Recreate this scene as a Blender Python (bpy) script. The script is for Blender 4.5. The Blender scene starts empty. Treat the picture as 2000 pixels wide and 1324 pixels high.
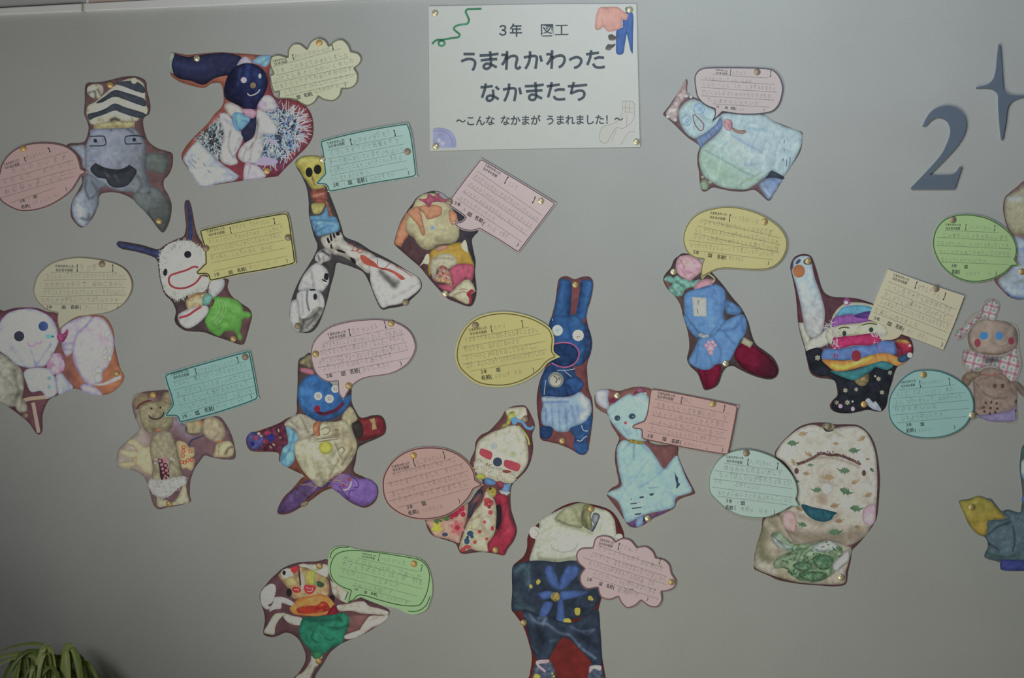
import bpy, math, random
import numpy as np
from mathutils import Vector, noise as mnoise
from mathutils.geometry import delaunay_2d_cdt

random.seed(7); RNG = np.random.default_rng(7)
SC = bpy.context.scene
COL = SC.collection

# ------------------------------------------------------------------ camera, world, lights, exposure
PX = 0.001            # one photo pixel on the wall is one millimetre
ZC = 1.35             # height of the picture's centre above the floor
CAMD = 2.9
cam_d = bpy.data.cameras.new('camera'); cam = bpy.data.objects.new('camera', cam_d); COL.objects.link(cam)
cam.location = (0, -CAMD, ZC); cam.rotation_euler = (math.pi/2, 0, 0)
cam_d.sensor_width = 36.0; cam_d.lens = 36.0*CAMD/2.0
cam_d.clip_start = 0.05; SC.camera = cam

world = bpy.data.worlds.new('room_light'); SC.world = world; world.use_nodes = True
bg = world.node_tree.nodes['Background']; bg.inputs[0].default_value = (1.0, 0.95, 0.85, 1); bg.inputs[1].default_value = 0.025

def area(name, loc, target, sx, sy, power, col):
    l = bpy.data.lights.new(name, 'AREA'); l.shape = 'RECTANGLE'; l.size = sx; l.size_y = sy
    l.energy = power; l.color = col
    o = bpy.data.objects.new(name, l); COL.objects.link(o); o.location = loc
    o.rotation_euler = (Vector(target)-Vector(loc)).to_track_quat('-Z', 'Y').to_euler()
    return o
# name, place, aim, power per colour channel (watts)
LIGHTS = [
 ('side_fill',       (-1.01,-1.29,1.23), (1.66,0,3.06), (8.62,8.74,8.51)),  # added fill, no known source; placed and aimed to shape the wall's falloff
 ('window_daylight', (0.15,-1.15,2.17),  (1.31,0,2.96), (8.75,9.84,10.82)),
 ('low_bounce',      (-0.15,-1.25,0.55), (2.78,0,3.39), (7.86,7.72,6.47)),
]
for n_, l_, t_, p_ in LIGHTS: area(n_, l_, t_, 0.7, 0.5, max(p_), tuple(v/max(p_) for v in p_))
SC.view_settings.view_transform = 'Standard'; SC.view_settings.look = 'None'
SC.view_settings.exposure = 0.0; SC.view_settings.gamma = 1.0; SC.view_settings.use_curve_mapping = False

# ------------------------------------------------------------------ helpers
def lin(c):
    c = np.asarray(c, float)/255.0
    return np.where(c <= 0.04045, c/12.92, ((c+0.055)/1.055)**2.4)
WALL_ALB = np.array([0.55, 0.56, 0.545])
# how much light the lamps above put on the wall at a photo pixel (used only to turn seen colours into the things' own colours)
def light_at(x, y):
    X = np.array([(x-1000)/1000.0, 0.0, ZC-(y-662)/1000.0]); E = np.full(3, 0.02)
    for n_, l_, t_, p_ in LIGHTS:
        l_ = np.array(l_); d = np.array(t_)-l_; d /= np.linalg.norm(d); r = np.cross(d, [0,0,1.0]); r /= np.linalg.norm(r); u = np.cross(r, d); e = 0
        for a in (-.35,-.12,.12,.35):
            for b in (-.35,-.12,.12,.35):
                v = X-(l_+r*a*0.7+u*b*0.5); D = np.linalg.norm(v); v /= D; e += max(0, v@d)*max(0, v[1])/D**2
        E = E+e/16/math.pi**2*np.array(p_)
    return E*ECAL
ECAL = 1.0
def albedo(c, x, y):
    return np.clip(lin(c)/light_at(x, y), 0.004, 0.93)

def W(x, y, d):       # photo pixel on the wall plane, d metres in front of the wall
    return ((x-1000)*PX, -d, ZC-(y-662)*PX)

class Frame:
    def __init__(s, x0, y0, k): s.x0, s.y0, s.k = x0, y0, k
    def __call__(s, a): a = np.asarray(a, float); return np.stack([s.x0+a[...,0]/s.k, s.y0+a[...,1]/s.k], -1)

def parse(t):
    pts, cor = [], []
    for w in t.split():
        c = w.endswith('*'); x, y = w.rstrip('*').split(',')
        pts.append((float(x), float(y))); cor.append(c)
    return np.array(pts), cor
def catmull(P, n, closed):
    m = len(P); out = []
    for i in range(m if closed else m-1):
        if closed: a, b, c, d = P[(i-1)%m], P[i], P[(i+1)%m], P[(i+2)%m]
        else: a, b, c, d = P[max(i-1,0)], P[i], P[i+1], P[min(i+2,m-1)]
        L = np.hypot(*(c-b))
        k = int(max(1, min(10, L/n)))
        for j in range(k):
            t = j/k
            out.append(0.5*((2*b)+(c-a)*t+(2*a-5*b+4*c-d)*t*t+(-a+3*b-3*c+d)*t**3))
    if not closed: out.append(P[-1])
    return np.array(out)
def curve(t, F, closed=True, sharp=False, res=2.5):
    if isinstance(t, str): P, cor = parse(t)
    else: P, cor = np.asarray(t, float), [False]*len(t)
    P = F(P)
    if sharp: return P
    if not closed:
        segs, cur = [], [P[0]]
        for i in range(1, len(P)):
            cur.append(P[i])
            if cor[i] and i < len(P)-1: segs.append(np.array(cur)); cur = [P[i]]
        segs.append(np.array(cur))
        return np.concatenate([catmull(s, res, False)[:-1] for s in segs]+[P[-1:]])
    if any(cor):
        k = cor.index(True); P = np.roll(P, -k, axis=0); cor = cor[k:]+cor[:k]
        segs, cur = [], [P[0]]
        for i in range(1, len(P)):
            cur.append(P[i])
            if cor[i]: segs.append(np.array(cur)); cur = [P[i]]
        cur.append(P[0]); segs.append(np.array(cur))
        return np.concatenate([catmull(s, res, False)[:-1] for s in segs])
    return catmull(P, res, True)
def ell(x, y, rx, ry=None, rot=0, n=18):
    ry = rx if ry is None else ry
    a = np.linspace(0, 2*math.pi, n, endpoint=False); r = math.radians(rot)
    X, Y = rx*np.cos(a), ry*np.sin(a)
    return np.stack([x+X*math.cos(r)-Y*math.sin(r), y+X*math.sin(r)+Y*math.cos(r)], -1)
def seg_dist(V, P, closed):
    A = P; B = np.roll(P, -1, 0)
    if not closed: A, B = P[:-1], P[1:]
    if len(A) == 0: return np.hypot(*(V-P[0]).T)
    best = np.full(len(V), 1e9)
    for a, b in zip(A, B):
        ab = b-a; q = ab@ab
        t = np.clip(((V-a)@ab)/q, 0, 1) if q > 1e-9 else np.zeros(len(V))
        d = np.hypot(*(V-a-t[:,None]*ab).T); best = np.minimum(best, d)
    return best
def inside(V, P):
    x, y = V[:,0], V[:,1]; res = np.zeros(len(V), bool)
    a = P; b = np.roll(P, -1, 0)
    for (x1,y1),(x2,y2) in zip(a, b):
        if y1 == y2: continue
        c = ((y1 > y) != (y2 > y)) & (x < (x2-x1)*(y-y1)/(y2-y1)+x1); res ^= c
    return res
def vnoise(V, scale, seed, octs=3, stretch=None):
    V = V/scale
    if stretch is not None:
        a, k = stretch; r = math.radians(a)
        V = np.stack([(V[:,0]*math.cos(r)+V[:,1]*math.sin(r))/k, -V[:,0]*math.sin(r)+V[:,1]*math.cos(r)], -1)
    out = np.zeros(len(V)); amp = 1.0; tot = 0
    for o in range(octs):
        R = np.random.default_rng(seed*17+o).random((64, 64))*2-1
        p = V*(2**o)+seed*3.7; i = np.floor(p).astype(int); f = p-i; f = f*f*(3-2*f)
        g = lambda dx, dy: R[(i[:,0]+dx)%64, (i[:,1]+dy)%64]
        out += amp*((g(0,0)*(1-f[:,0])+g(1,0)*f[:,0])*(1-f[:,1])+(g(0,1)*(1-f[:,0])+g(1,1)*f[:,0])*f[:,1]); tot += amp; amp *= 0.6
    return out/tot
def fill(P, step, extra=True):
    lo, hi = P.min(0), P.max(0); pts = [tuple(p) for p in P]; n = len(pts)
    if extra and step:
        gx = np.arange(lo[0]+step/2, hi[0], step); gy = np.arange(lo[1]+step/2, hi[1], step*0.87)
        if len(gx) and len(gy):
            X, Y = np.meshgrid(gx, gy); X = X+(np.arange(len(gy))%2)[:,None]*step*0.5
            G = np.stack([X.ravel(), Y.ravel()], -1); G = G[inside(G, P)]
            if len(G): G = G[seg_dist(G, P, True) > step*0.4]
            pts += [tuple(g) for g in G]
    v, e, f, *_ = delaunay_2d_cdt([Vector(p) for p in pts], [], [list(range(n))], 1, 1e-4)
    V = np.array([tuple(q) for q in v]); T = []
    for t in f:
        t = list(t)
        a, b, c = V[t[0]], V[t[1]], V[t[2]]
        if (b[0]-a[0])*(c[1]-a[1])-(b[1]-a[1])*(c[0]-a[0]) > 0: t = t[::-1]   # face the room (photo y runs down)
        T.append(t)
    if T:
        cen = V[[t[0] for t in T]]/3+V[[t[1] for t in T]]/3+V[[t[2] for t in T]]/3
        ok = inside(cen, P); T = [t for t, k in zip(T, ok) if k]
    return V, T
def ribbon(P, w, closed=False):
    """flat strip of width w along the polyline P (photo pixels)"""
    if closed: P = np.concatenate([P, P[:1]])
    D = np.gradient(P, axis=0) if len(P) > 2 else np.repeat(P[1:2]-P[0:1], len(P), 0)
    if closed: D[0] = D[-1] = (P[1]-P[0])+(P[-1]-P[-2])
    L = np.hypot(D[:,0], D[:,1]); L[L == 0] = 1; N = np.stack([-D[:,1]/L, D[:,0]/L], -1)
    w = np.asarray(w)/2.0
    if w.ndim: w = w[:,None]
    V = np.concatenate([P+N*w, P-N*w]); n = len(P)
    return V, [(i, i+1, n+i+1, n+i) for i in range(n-1)]
def inset(P, d):
    Q = np.roll(P, -1, 0)-np.roll(P, 1, 0); L = np.hypot(Q[:,0], Q[:,1]); L[L == 0] = 1
    N = np.stack([-Q[:,1]/L, Q[:,0]/L], -1)
    area2 = np.sum(P[:,0]*np.roll(P[:,1], -1)-np.roll(P[:,0], -1)*P[:,1])
    return P+N*d*(1 if area2 > 0 else -1)

def paper_mat(name, rough, grain, bump=0.15, spec=0.35, scale=900):
    m = bpy.data.materials.new(name); m.use_nodes = True; nt = m.node_tree; b = nt.nodes['Principled BSDF']
    at = nt.nodes.new('ShaderNodeAttribute'); at.attribute_name = 'print'
    tc = nt.nodes.new('ShaderNodeTexCoord'); no = nt.nodes.new('ShaderNodeTexNoise')
    no.inputs['Scale'].default_value = scale; no.inputs['Detail'].default_value = 3
    mp = nt.nodes.new('ShaderNodeMapRange'); mp.inputs[3].default_value = 1-grain; mp.inputs[4].default_value = 1+grain
    mx = nt.nodes.new('ShaderNodeVectorMath'); mx.operation = 'SCALE'
    nt.links.new(tc.outputs['Object'], no.inputs['Vector']); nt.links.new(no.outputs[0], mp.inputs[0])
    nt.links.new(at.outputs['Color'], mx.inputs[0]); nt.links.new(mp.outputs[0], mx.inputs['Scale'])
    nt.links.new(mx.outputs[0], b.inputs['Base Color'])
    bp = nt.nodes.new('ShaderNodeBump'); bp.inputs['Strength'].default_value = bump; bp.inputs['Distance'].default_value = 0.0004
    nt.links.new(no.outputs[0], bp.inputs['Height']); nt.links.new(bp.outputs[0], b.inputs['Normal'])
    b.inputs['Roughness'].default_value = rough; b.inputs['Specular IOR Level'].default_value = spec
    return m
M_PHOTO = paper_mat('photo_print', 0.55, 0.10, scale=260, bump=0.08, spec=0.08)
M_NOTE = paper_mat('note_paper', 0.85, 0.04, scale=500, spec=0.1)
M_INK = paper_mat('printing_ink', 0.8, 0.05, spec=0.1)
M_PENCIL = paper_mat('pencil_lead', 0.6, 0.25, scale=400)
def solid_mat(name, col, rough=0.6, metal=0.0, grain=0.08, scale=40, bump=0.1, spec=0.4):
    m = bpy.data.materials.new(name); m.use_nodes = True; nt = m.node_tree; b = nt.nodes['Principled BSDF']
    tc = nt.nodes.new('ShaderNodeTexCoord'); no = nt.nodes.new('ShaderNodeTexNoise'); no.inputs['Scale'].default_value = scale; no.inputs['Detail'].default_value = 4
    nt.links.new(tc.outputs['Object'], no.inputs['Vector'])
    r = nt.nodes.new('ShaderNodeMix'); r.data_type = 'RGBA'
    r.inputs[6].default_value = (*[max(0, c*(1-grain)) for c in col], 1); r.inputs[7].default_value = (*[min(1, c*(1+grain)) for c in col], 1)
    nt.links.new(no.outputs[0], r.inputs[0]); nt.links.new(r.outputs[2], b.inputs['Base Color'])
    bp = nt.nodes.new('ShaderNodeBump'); bp.inputs['Strength'].default_value = bump; bp.inputs['Distance'].default_value = 0.001
    nt.links.new(no.outputs[0], bp.inputs['Height']); nt.links.new(bp.outputs[0], b.inputs['Normal'])
    b.inputs['Roughness'].default_value = rough; b.inputs['Metallic'].default_value = metal; b.inputs['Specular IOR Level'].default_value = spec
    return m

def link(name, me, mat, parent=None, loc=None):
    o = bpy.data.objects.new(name, me); COL.objects.link(o)
    if mat: me.materials.append(mat)
    if parent: o.parent = parent
    if loc: o.location = loc
    return o
def box_obj(name, lo, hi, mat, parent=None, bev=0.0):
    import bmesh
    bm = bmesh.new(); bmesh.ops.create_cube(bm, size=1)
    lo, hi = Vector(lo), Vector(hi)
    for v in bm.verts: v.co = Vector([(lo[i]+hi[i])/2+v.co[i]*(hi[i]-lo[i]) for i in range(3)])
    if bev: bmesh.ops.bevel(bm, geom=bm.edges[:], offset=bev, segments=2, affect='EDGES')
    me = bpy.data.meshes.new(name); bm.to_mesh(me); bm.free()
    return link(name, me, mat, parent)

# glyph store: every character is turned into a flat mesh once, at two weights
_GL = {}
def glyph(ch, off):
    k = (ch, off)
    if k not in _GL:
        cu = bpy.data.curves.new('glyph', 'FONT'); cu.body = ch; cu.resolution_u = 2; cu.offset = off
        o = bpy.data.objects.new('glyph', cu); COL.objects.link(o)
        me = bpy.data.meshes.new_from_object(o.evaluated_get(bpy.context.evaluated_depsgraph_get()))
        V = np.array([v.co[:2] for v in me.vertices]) if len(me.vertices) else np.zeros((0, 2))
        Fc = [tuple(p.vertices) for p in me.polygons]
        _GL[k] = (V, Fc)
        bpy.data.objects.remove(o); bpy.data.curves.remove(cu); bpy.data.meshes.remove(me)
    return _GL[k]

class Item:
    """one sheet of paper pinned to the wall; its printed areas are its parts"""
    def __init__(s, name, label, cat, frame, outline, color, base=0.0008, curl=0.0009, ang=None, group=None, seed=None, sharp=False, edge=None, mat=None, thick=0.0006, step=7, **sh):
        s.F = frame; s.k = frame.k; s.base = base; s.layer = 0; s.mat = mat or M_PHOTO
        s.seed = seed or (abs(hash(label)) % 1000 if False else sum(map(ord, label)) % 997)
        s.P = curve(outline, frame, True, sharp); s.c = s.P.mean(0); s.R = np.ptp(s.P, axis=0).max()/2
        s.curl = curl; a = math.radians(ang if ang is not None else (s.seed*37) % 180); s.dir = np.array([math.cos(a), math.sin(a)])
        s.E = s.c
        r = bpy.data.objects.new(name, None); COL.objects.link(r); r.empty_display_size = 0.02
        r['label'] = label; r['category'] = cat
        if group: r['group'] = group
        s.root = r; r.location = W(s.c[0], s.c[1], 0); s.o = np.array(r.location)
        s.shape('paper', color, None, P=s.P, step=step, thick=thick, **sh)
    def depth(s, V, layer):
        u = ((np.atleast_2d(V)-s.c)@s.dir)/s.R; w = ((np.atleast_2d(V)-s.c)@np.array([-s.dir[1], s.dir[0]]))/s.R
        return s.base+layer*0.00002+s.curl*(0.7*u*u+0.15*u+0.15)+s.curl*0.15*np.sin(w*4+s.seed)
    def mesh(s, name, V, Fc, C, mat=None, parent=None, thick=0, boundary=0, layer=None, kind=None):
        if layer is None: s.layer += 1; layer = s.layer
        d = s.depth(V, layer) if len(V) else np.zeros(0)
        X = np.stack([(V[:,0]-1000)*PX, -d, ZC-(V[:,1]-662)*PX], -1)-s.o
        X = [tuple(x) for x in X]; C = np.asarray(C); Fc = list(Fc)
        if thick:
            n = len(X); nb = boundary
            X += [(x[0], x[1]+thick, x[2]) for x in X[:nb]]
            Fc += [(i, n+i, n+(i+1)%nb, (i+1)%nb) for i in range(nb)]
            C = np.concatenate([C, np.repeat(albedo((150,140,125), *s.c)[None], nb, 0)])
        me = bpy.data.meshes.new(name); me.from_pydata(X, [], Fc)
        at = me.color_attributes.new('print', 'FLOAT_COLOR', 'POINT')
        at.data.foreach_set('color', np.concatenate([C, np.ones((len(C), 1))], 1).astype(np.float32).ravel())
        if not thick:
            for p in me.polygons: p.use_smooth = True
        o = link(name, me, mat or s.mat, parent or s.root)
        if kind: o['kind'] = kind
        return o
    def paint(s, V, P, color, n=0.10, ns=14, e=0.22, ew=3.5, grad=None, b=(), st=None, pat=None, oct=3):
        c = np.repeat(np.array(color, float)[None], len(V), 0)
        if grad:
            c2, x0, y0, x1, y1 = grad; A, B = s.F([(x0,y0),(x1,y1)]); t = np.clip(((V-A)@(B-A))/((B-A)@(B-A)), 0, 1)[:,None]; t = t*t*(3-2*t)
            c = c*(1-t)+np.array(c2, float)*t
        if pat is not None: c = pat(V, c)
        for col, w, al, pts in b:
            Q = curve(pts, s.F, False); d = seg_dist(V, Q, False); a = (al*np.exp(-(d/(w/s.k))**2))[:,None]
            c = c*(1-a)+np.array(col, float)*a
        s.seedn = getattr(s, 'seedn', s.seed)+1
        if n: c = c*(1+n*vnoise(V, ns, s.seedn % 211, oct, st)[:,None])
        if n >= 0.05 and s.mat is M_PHOTO and P is not None and len(V) > 60:      # photographed cloth: fine creases and mottling
            r1 = vnoise(V, 26, (s.seedn*3) % 199, 2, ((s.seedn*53) % 180, 2.2)); r2 = vnoise(V, 5.5, (s.seedn*5) % 197, 2)
            c = c*(1-min(.13, .2*n+.04)*np.exp(-(r1/0.06)**2)+0.06*np.exp(-((r1-0.12)/0.07)**2)+min(.12, .05+.5*n)*r2)[:,None]
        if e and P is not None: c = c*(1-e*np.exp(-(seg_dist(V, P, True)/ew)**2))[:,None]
        if s.mat is M_PHOTO: l = c@np.array([.3,.59,.11]); c = l[:,None]+(c-l[:,None])*0.80
        return np.clip(lin(np.clip(c, 0, 255))/light_at(*s.E), 0.004, 0.93)
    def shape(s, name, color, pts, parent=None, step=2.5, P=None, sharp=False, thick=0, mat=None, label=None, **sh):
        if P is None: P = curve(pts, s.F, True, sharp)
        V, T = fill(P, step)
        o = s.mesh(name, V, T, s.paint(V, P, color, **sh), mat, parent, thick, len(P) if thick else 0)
        if label: o['label'] = label
        return o
    def flat(s, name, color, polys, parent=None, mat=None, n=0.05, kind=None, label=None):
        """small printed outlines of one colour: each a part of its own, the tiniest joined"""
        got = []
        for p in polys:
            P = curve(p, s.F, True); V, T = fill(P, 0, False); got.append((V, T, np.ptp(P, axis=0).max()))
        s.layer += 1; small = [g for g in got if g[2] < 7 and len(got) > 3]; o = None
        for V, T, z in [g for g in got if not (g[2] < 7 and len(got) > 3)]:
            o = s.mesh(name, V, T, s.paint(V, None, color, n=n, e=0), mat, parent, layer=s.layer)
            if label: o['label'] = label
        if small:
            VV, FF, k = [], [], 0
            for V, T, z in small: VV.append(V); FF += [tuple(i+k for i in t) for t in T]; k += len(V)
            VV = np.concatenate(VV); o = s.mesh(name, VV, FF, s.paint(VV, None, color, n=n, e=0), mat, parent, kind='stuff', layer=s.layer)
        return o
    def lines(s, name, color, w, strokes, parent=None, mat=None, n=0.0, closed=False, sharp=False, kind=None, label=None):
        VV, FF, k = [], [], 0
        for q in strokes:
            P = curve(q, s.F, closed, sharp, res=1.6); V, T = ribbon(P, w/s.k, closed); VV.append(V); FF += [tuple(i+k for i in t) for t in T]; k += len(V)
        V = np.concatenate(VV)
        o = s.mesh(name, V, FF, s.paint(V, None, color, n=n, e=0), mat, parent, kind=kind)
        if label: o['label'] = label
        return o
    def spikes(s, name, cols, region, n, length, w, center=None, jitter=0.5, parent=None, seed=1):
        """tinsel, fringe or fluff: many thin strands inside a region, pointing away from its centre"""
        P = curve(region, s.F); rg = np.random.default_rng(seed+s.seed); lo, hi = P.min(0), P.max(0); Q = rg.random((n*4, 2))*(hi-lo)+lo
        Q = Q[inside(Q, P)][:n]; c = s.F([center])[0] if center else P.mean(0); VV, FF, CC = [], [], []
        for q in Q:
            d = q-c; a = math.atan2(d[1], d[0])+rg.normal()*jitter; L = length/s.k*(0.5+rg.random()*0.9); u = np.array([math.cos(a), math.sin(a)]); v = np.array([-u[1], u[0]])*w/s.k/2
            if not inside((q+u*L*1.05)[None], s.P)[0]: continue
            k = len(VV); VV += [q-v, q+v, q+u*L+v*0.4, q+u*L-v*0.4]; FF.append((k+0, k+1, k+2, k+3))
            col = np.array(cols[rg.integers(len(cols))], float)*(0.85+0.3*rg.random()); CC += [np.clip(lin(np.clip(col, 0, 255))/light_at(*s.E), 0.004, 0.93)]*4
        return s.mesh(name, np.array(VV), FF, np.array(CC), None, parent, kind='stuff')
    def text(s, spec, dark=(44,48,48), pencil=(112,110,108), bold=0.024, hb=-0.010):
        """spec lines: text|x0,y0,x1,y1,h (printed), ~text|... (handwritten), -|x0,y0,x1,y1 (dotted rule)"""
        rg = np.random.default_rng(s.seed); pc = np.array(s.papercol, float); rule = tuple(0.42*pc+0.58*np.array((50,54,50))); pencil = tuple(0.38*pc+0.62*np.array((72,72,72)))
        def put(nm, V, Fc, col, m):
            if V:
                V = np.array(V); s.mesh(nm, V, Fc, np.repeat(albedo(col, *s.c)[None], len(V), 0), m, layer=s.layer+1)
        for ln in spec.strip().splitlines():
            ln = ln.strip()
            if not ln: continue
            t, nums = ln.split('|'); nums = [float(q) for q in nums.split(',')]
            A, B = s.F([(nums[0], nums[1]), (nums[2], nums[3])])
            D = B-A; L = np.hypot(*D); u = D/L; v = np.array([-u[1], u[0]]); tv, tf = [], []
            if t == '-':
                p = 0.0
                while p < L:
                    q = min(p+2.5, L); k = len(tv); hw = 0.5
                    tv += [A+u*p-v*hw, A+u*q-v*hw, A+u*q+v*hw, A+u*p+v*hw]; tf.append((k, k+3, k+2, k+1)); p += 3.4
                put('ruled_line', tv, tf, rule, M_INK); continue
            hand = t[0] == '~'; t = t[1:] if hand else t
            h = nums[4]/s.k; n = len(t); adv = L/n
            for i, ch in enumerate(t):
                if ch in ' \u3000': continue
                gv, gf = glyph(ch, hb if hand else (nums[5] if len(nums) > 5 else bold))
                if not len(gv): continue
                sx = min(adv/0.98, h*1.15/0.9) if ch not in '()' else h
                sy = h/0.9
                g = gv.copy(); off = (adv-sx*0.95)/2
                if hand:
                    g = g+0.05*np.stack([np.sin(g[:,1]*5+rg.random()*6), np.cos(g[:,0]*5+rg.random()*6)], -1); sy *= 0.82+0.3*rg.random(); sx *= 0.75+0.2*rg.random()
                    r = rg.normal()*0.12; g = np.stack([g[:,0]*math.cos(r)-g[:,1]*math.sin(r), g[:,0]*math.sin(r)+g[:,1]*math.cos(r)], -1)
                pt = A+u*(i*adv+off)+g[:,:1]*sx*u-(g[:,1:2])*sy*v
                k = len(tv); tv += list(pt); tf += [tuple(j+k for j in f) for f in gf]
            put('handwritten_line' if hand else 'printed_words', tv, tf, pencil if hand else dark, M_PENCIL if hand else M_INK)
        s.layer += 1
    def tack(s, x, y, label, tone=0, lift=0):
        p = s.F([(x, y)])[0]; d = float(s.depth(p, s.layer+2)[0])+lift
        make_tack(p[0], p[1], d, label, tone)

# brass thumbtack: turned-over rim, low dome, pin into the board
def lathe(prof, n):
    V, Fc = [], []
    for r, z in prof:
        for i in range(n): a = 2*math.pi*i/n; V.append((r*math.cos(a), -z, r*math.sin(a)))
    for j in range(len(prof)-1):
        for i in range(n): Fc.append((j*n+i, j*n+(i+1)%n, (j+1)*n+(i+1)%n, (j+1)*n+i))
    Fc.append(tuple(range(n)) if prof[0][0] > 0 else tuple(range(n))); Fc.append(tuple(reversed(range((len(prof)-1)*n, len(prof)*n))))
    return V, Fc
_TM = None
M_BRASS = [solid_mat('brass', (0.72,0.54,0.26), 0.42, 0.35, 0.12, 200, 0.05), solid_mat('bright_brass', (0.92,0.82,0.56), 0.30, 0.5, 0.06, 200, 0.02), solid_mat('dull_brass', (0.46,0.36,0.26), 0.5, 0.3, 0.15, 200, 0.05), solid_mat('orange_brass', (0.88,0.58,0.24), 0.42, 0.3, 0.1, 200, 0.05)]
def make_tack(px, py, d, label, tone):
    global _TM
    r = bpy.data.objects.new('thumbtack', None); COL.objects.link(r); r.location = W(px, py, d); r.empty_display_size = 0.01
    r['label'] = label; r['category'] = 'thumbtack'; r['group'] = 'brass thumbtacks holding the papers'
    if _TM is None:
        _TM = {}
        prof = [(0.0030,0.0),(0.0062,0.0),(0.0066,0.0006),(0.0062,0.0013),(0.0054,0.0019),(0.0042,0.0026),(0.0028,0.0031),(0.0014,0.0034),(0.0003,0.0035)]
        for t in range(4):
            V, Fc = lathe(prof, 20); me = bpy.data.meshes.new('head'); me.from_pydata(V, [], Fc); me.materials.append(M_BRASS[t])
            for p in me.polygons: p.use_smooth = True
            _TM[t] = me
        V, Fc = lathe([(0.0004,0.0004),(0.0004,-0.0005),(0.0001,-0.0009)], 8); _TM['pin'] = bpy.data.meshes.new('pin'); _TM['pin'].from_pydata(V, [], Fc); _TM['pin'].materials.append(M_BRASS[0])
    h = bpy.data.objects.new('head', _TM[tone]); COL.objects.link(h); h.parent = r
    p = bpy.data.objects.new('pin', _TM['pin']); COL.objects.link(p); p.parent = r
    return r

NOTE_COLOURS = iter([(146,125,122),(172,176,150),(167,163,112),(146,173,166),(181,167,166),(148,145,126),(122,156,150),(172,157,156),(164,137,128),(172,166,112),(171,144,137),(134,165,120),(169,151,148),(180,173,174),(176,172,124),(167,163,140),(121,153,149),(150,172,160),(134,158,115)])
def note(F, outline, color, label, spec, tacks=(), border=(9, 1.3, None), sharp=False, base=0.0029, cat='note', name='speech_bubble_note', **kw):
    color = next(NOTE_COLOURS)
    dark = tuple(0.27*np.array(color, float)+np.array((4,6,6)))
    it = Item(name, label, cat, F, outline, color, base=base, curl=kw.pop('curl', 0.0016), mat=M_NOTE, thick=0.0008, group='speech bubble notes pinned by the dolls', sharp=sharp, n=0.02, ns=60, e=0.0, **kw)
    it.papercol = color
    if border:
        Q = inset(it.P, border[0]/it.k); Q = Q[seg_dist(Q, it.P, True) > 0.88*border[0]/it.k]; V, T = ribbon(Q, border[1]*1.45, True)
        it.mesh('printed_border', V, T, np.repeat(albedo(border[2] or dark, *it.c)[None], len(V), 0), M_INK)
    it.text(spec)
    for t in tacks: it.tack(*t)
    return it
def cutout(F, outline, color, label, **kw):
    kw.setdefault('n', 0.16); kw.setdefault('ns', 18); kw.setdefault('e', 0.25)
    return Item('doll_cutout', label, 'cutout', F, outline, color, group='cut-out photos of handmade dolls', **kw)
# ------------------------------------------------------------------ the setting
def struct(o, kind='structure'): o['kind'] = kind; return o
def wall_material():
    m = bpy.data.materials.new('grey_notice_wall'); m.use_nodes = True; nt = m.node_tree; b = nt.nodes['Principled BSDF']
    tc = nt.nodes.new('ShaderNodeTexCoord')
    n1 = nt.nodes.new('ShaderNodeTexNoise'); n1.inputs['Scale'].default_value = 5; n1.inputs['Detail'].default_value = 3
    n2 = nt.nodes.new('ShaderNodeTexNoise'); n2.inputs['Scale'].default_value = 320; n2.inputs['Detail'].default_value = 5; n2.inputs['Roughness'].default_value = 0.7
    ad = nt.nodes.new('ShaderNodeMath'); ad.operation = 'MULTIPLY_ADD'; ad.inputs[1].default_value = 0.35
    nt.links.new(tc.outputs['Object'], n1.inputs['Vector']); nt.links.new(tc.outputs['Object'], n2.inputs['Vector'])
    nt.links.new(n1.outputs[0], ad.inputs[0]); mu = nt.nodes.new('ShaderNodeMath'); mu.operation = 'MULTIPLY'; mu.inputs[1].default_value = 0.65
    nt.links.new(n2.outputs[0], mu.inputs[0]); nt.links.new(mu.outputs[0], ad.inputs[2])
    r = nt.nodes.new('ShaderNodeMapRange'); r.inputs[1].default_value = 0.3; r.inputs[2].default_value = 0.7; r.inputs[3].default_value = 0.90; r.inputs[4].default_value = 1.10
    nt.links.new(ad.outputs[0], r.inputs[0])
    sc = nt.nodes.new('ShaderNodeVectorMath'); sc.operation = 'SCALE'; sc.inputs[0].default_value = tuple(WALL_ALB); nt.links.new(r.outputs[0], sc.inputs['Scale'])
    nt.links.new(sc.outputs[0], b.inputs['Base Color'])
    bp = nt.nodes.new('ShaderNodeBump'); bp.inputs['Strength'].default_value = 0.12; bp.inputs['Distance'].default_value = 0.0006
    nt.links.new(n2.outputs[0], bp.inputs['Height']); nt.links.new(bp.outputs[0], b.inputs['Normal'])
    b.inputs['Roughness'].default_value = 0.9; b.inputs['Specular IOR Level'].default_value = 0.1
    return m
M_WALL = wall_material()
struct(box_obj('wall_back', (-2.6, 0, 0), (2.6, 0.12, 2.6), M_WALL))
struct(box_obj('floor', (-2.6, -3.4, -0.1), (2.6, 0.12, 0), solid_mat('grey_floor', (0.30,0.29,0.27), 0.5, grain=0.1)))

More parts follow.
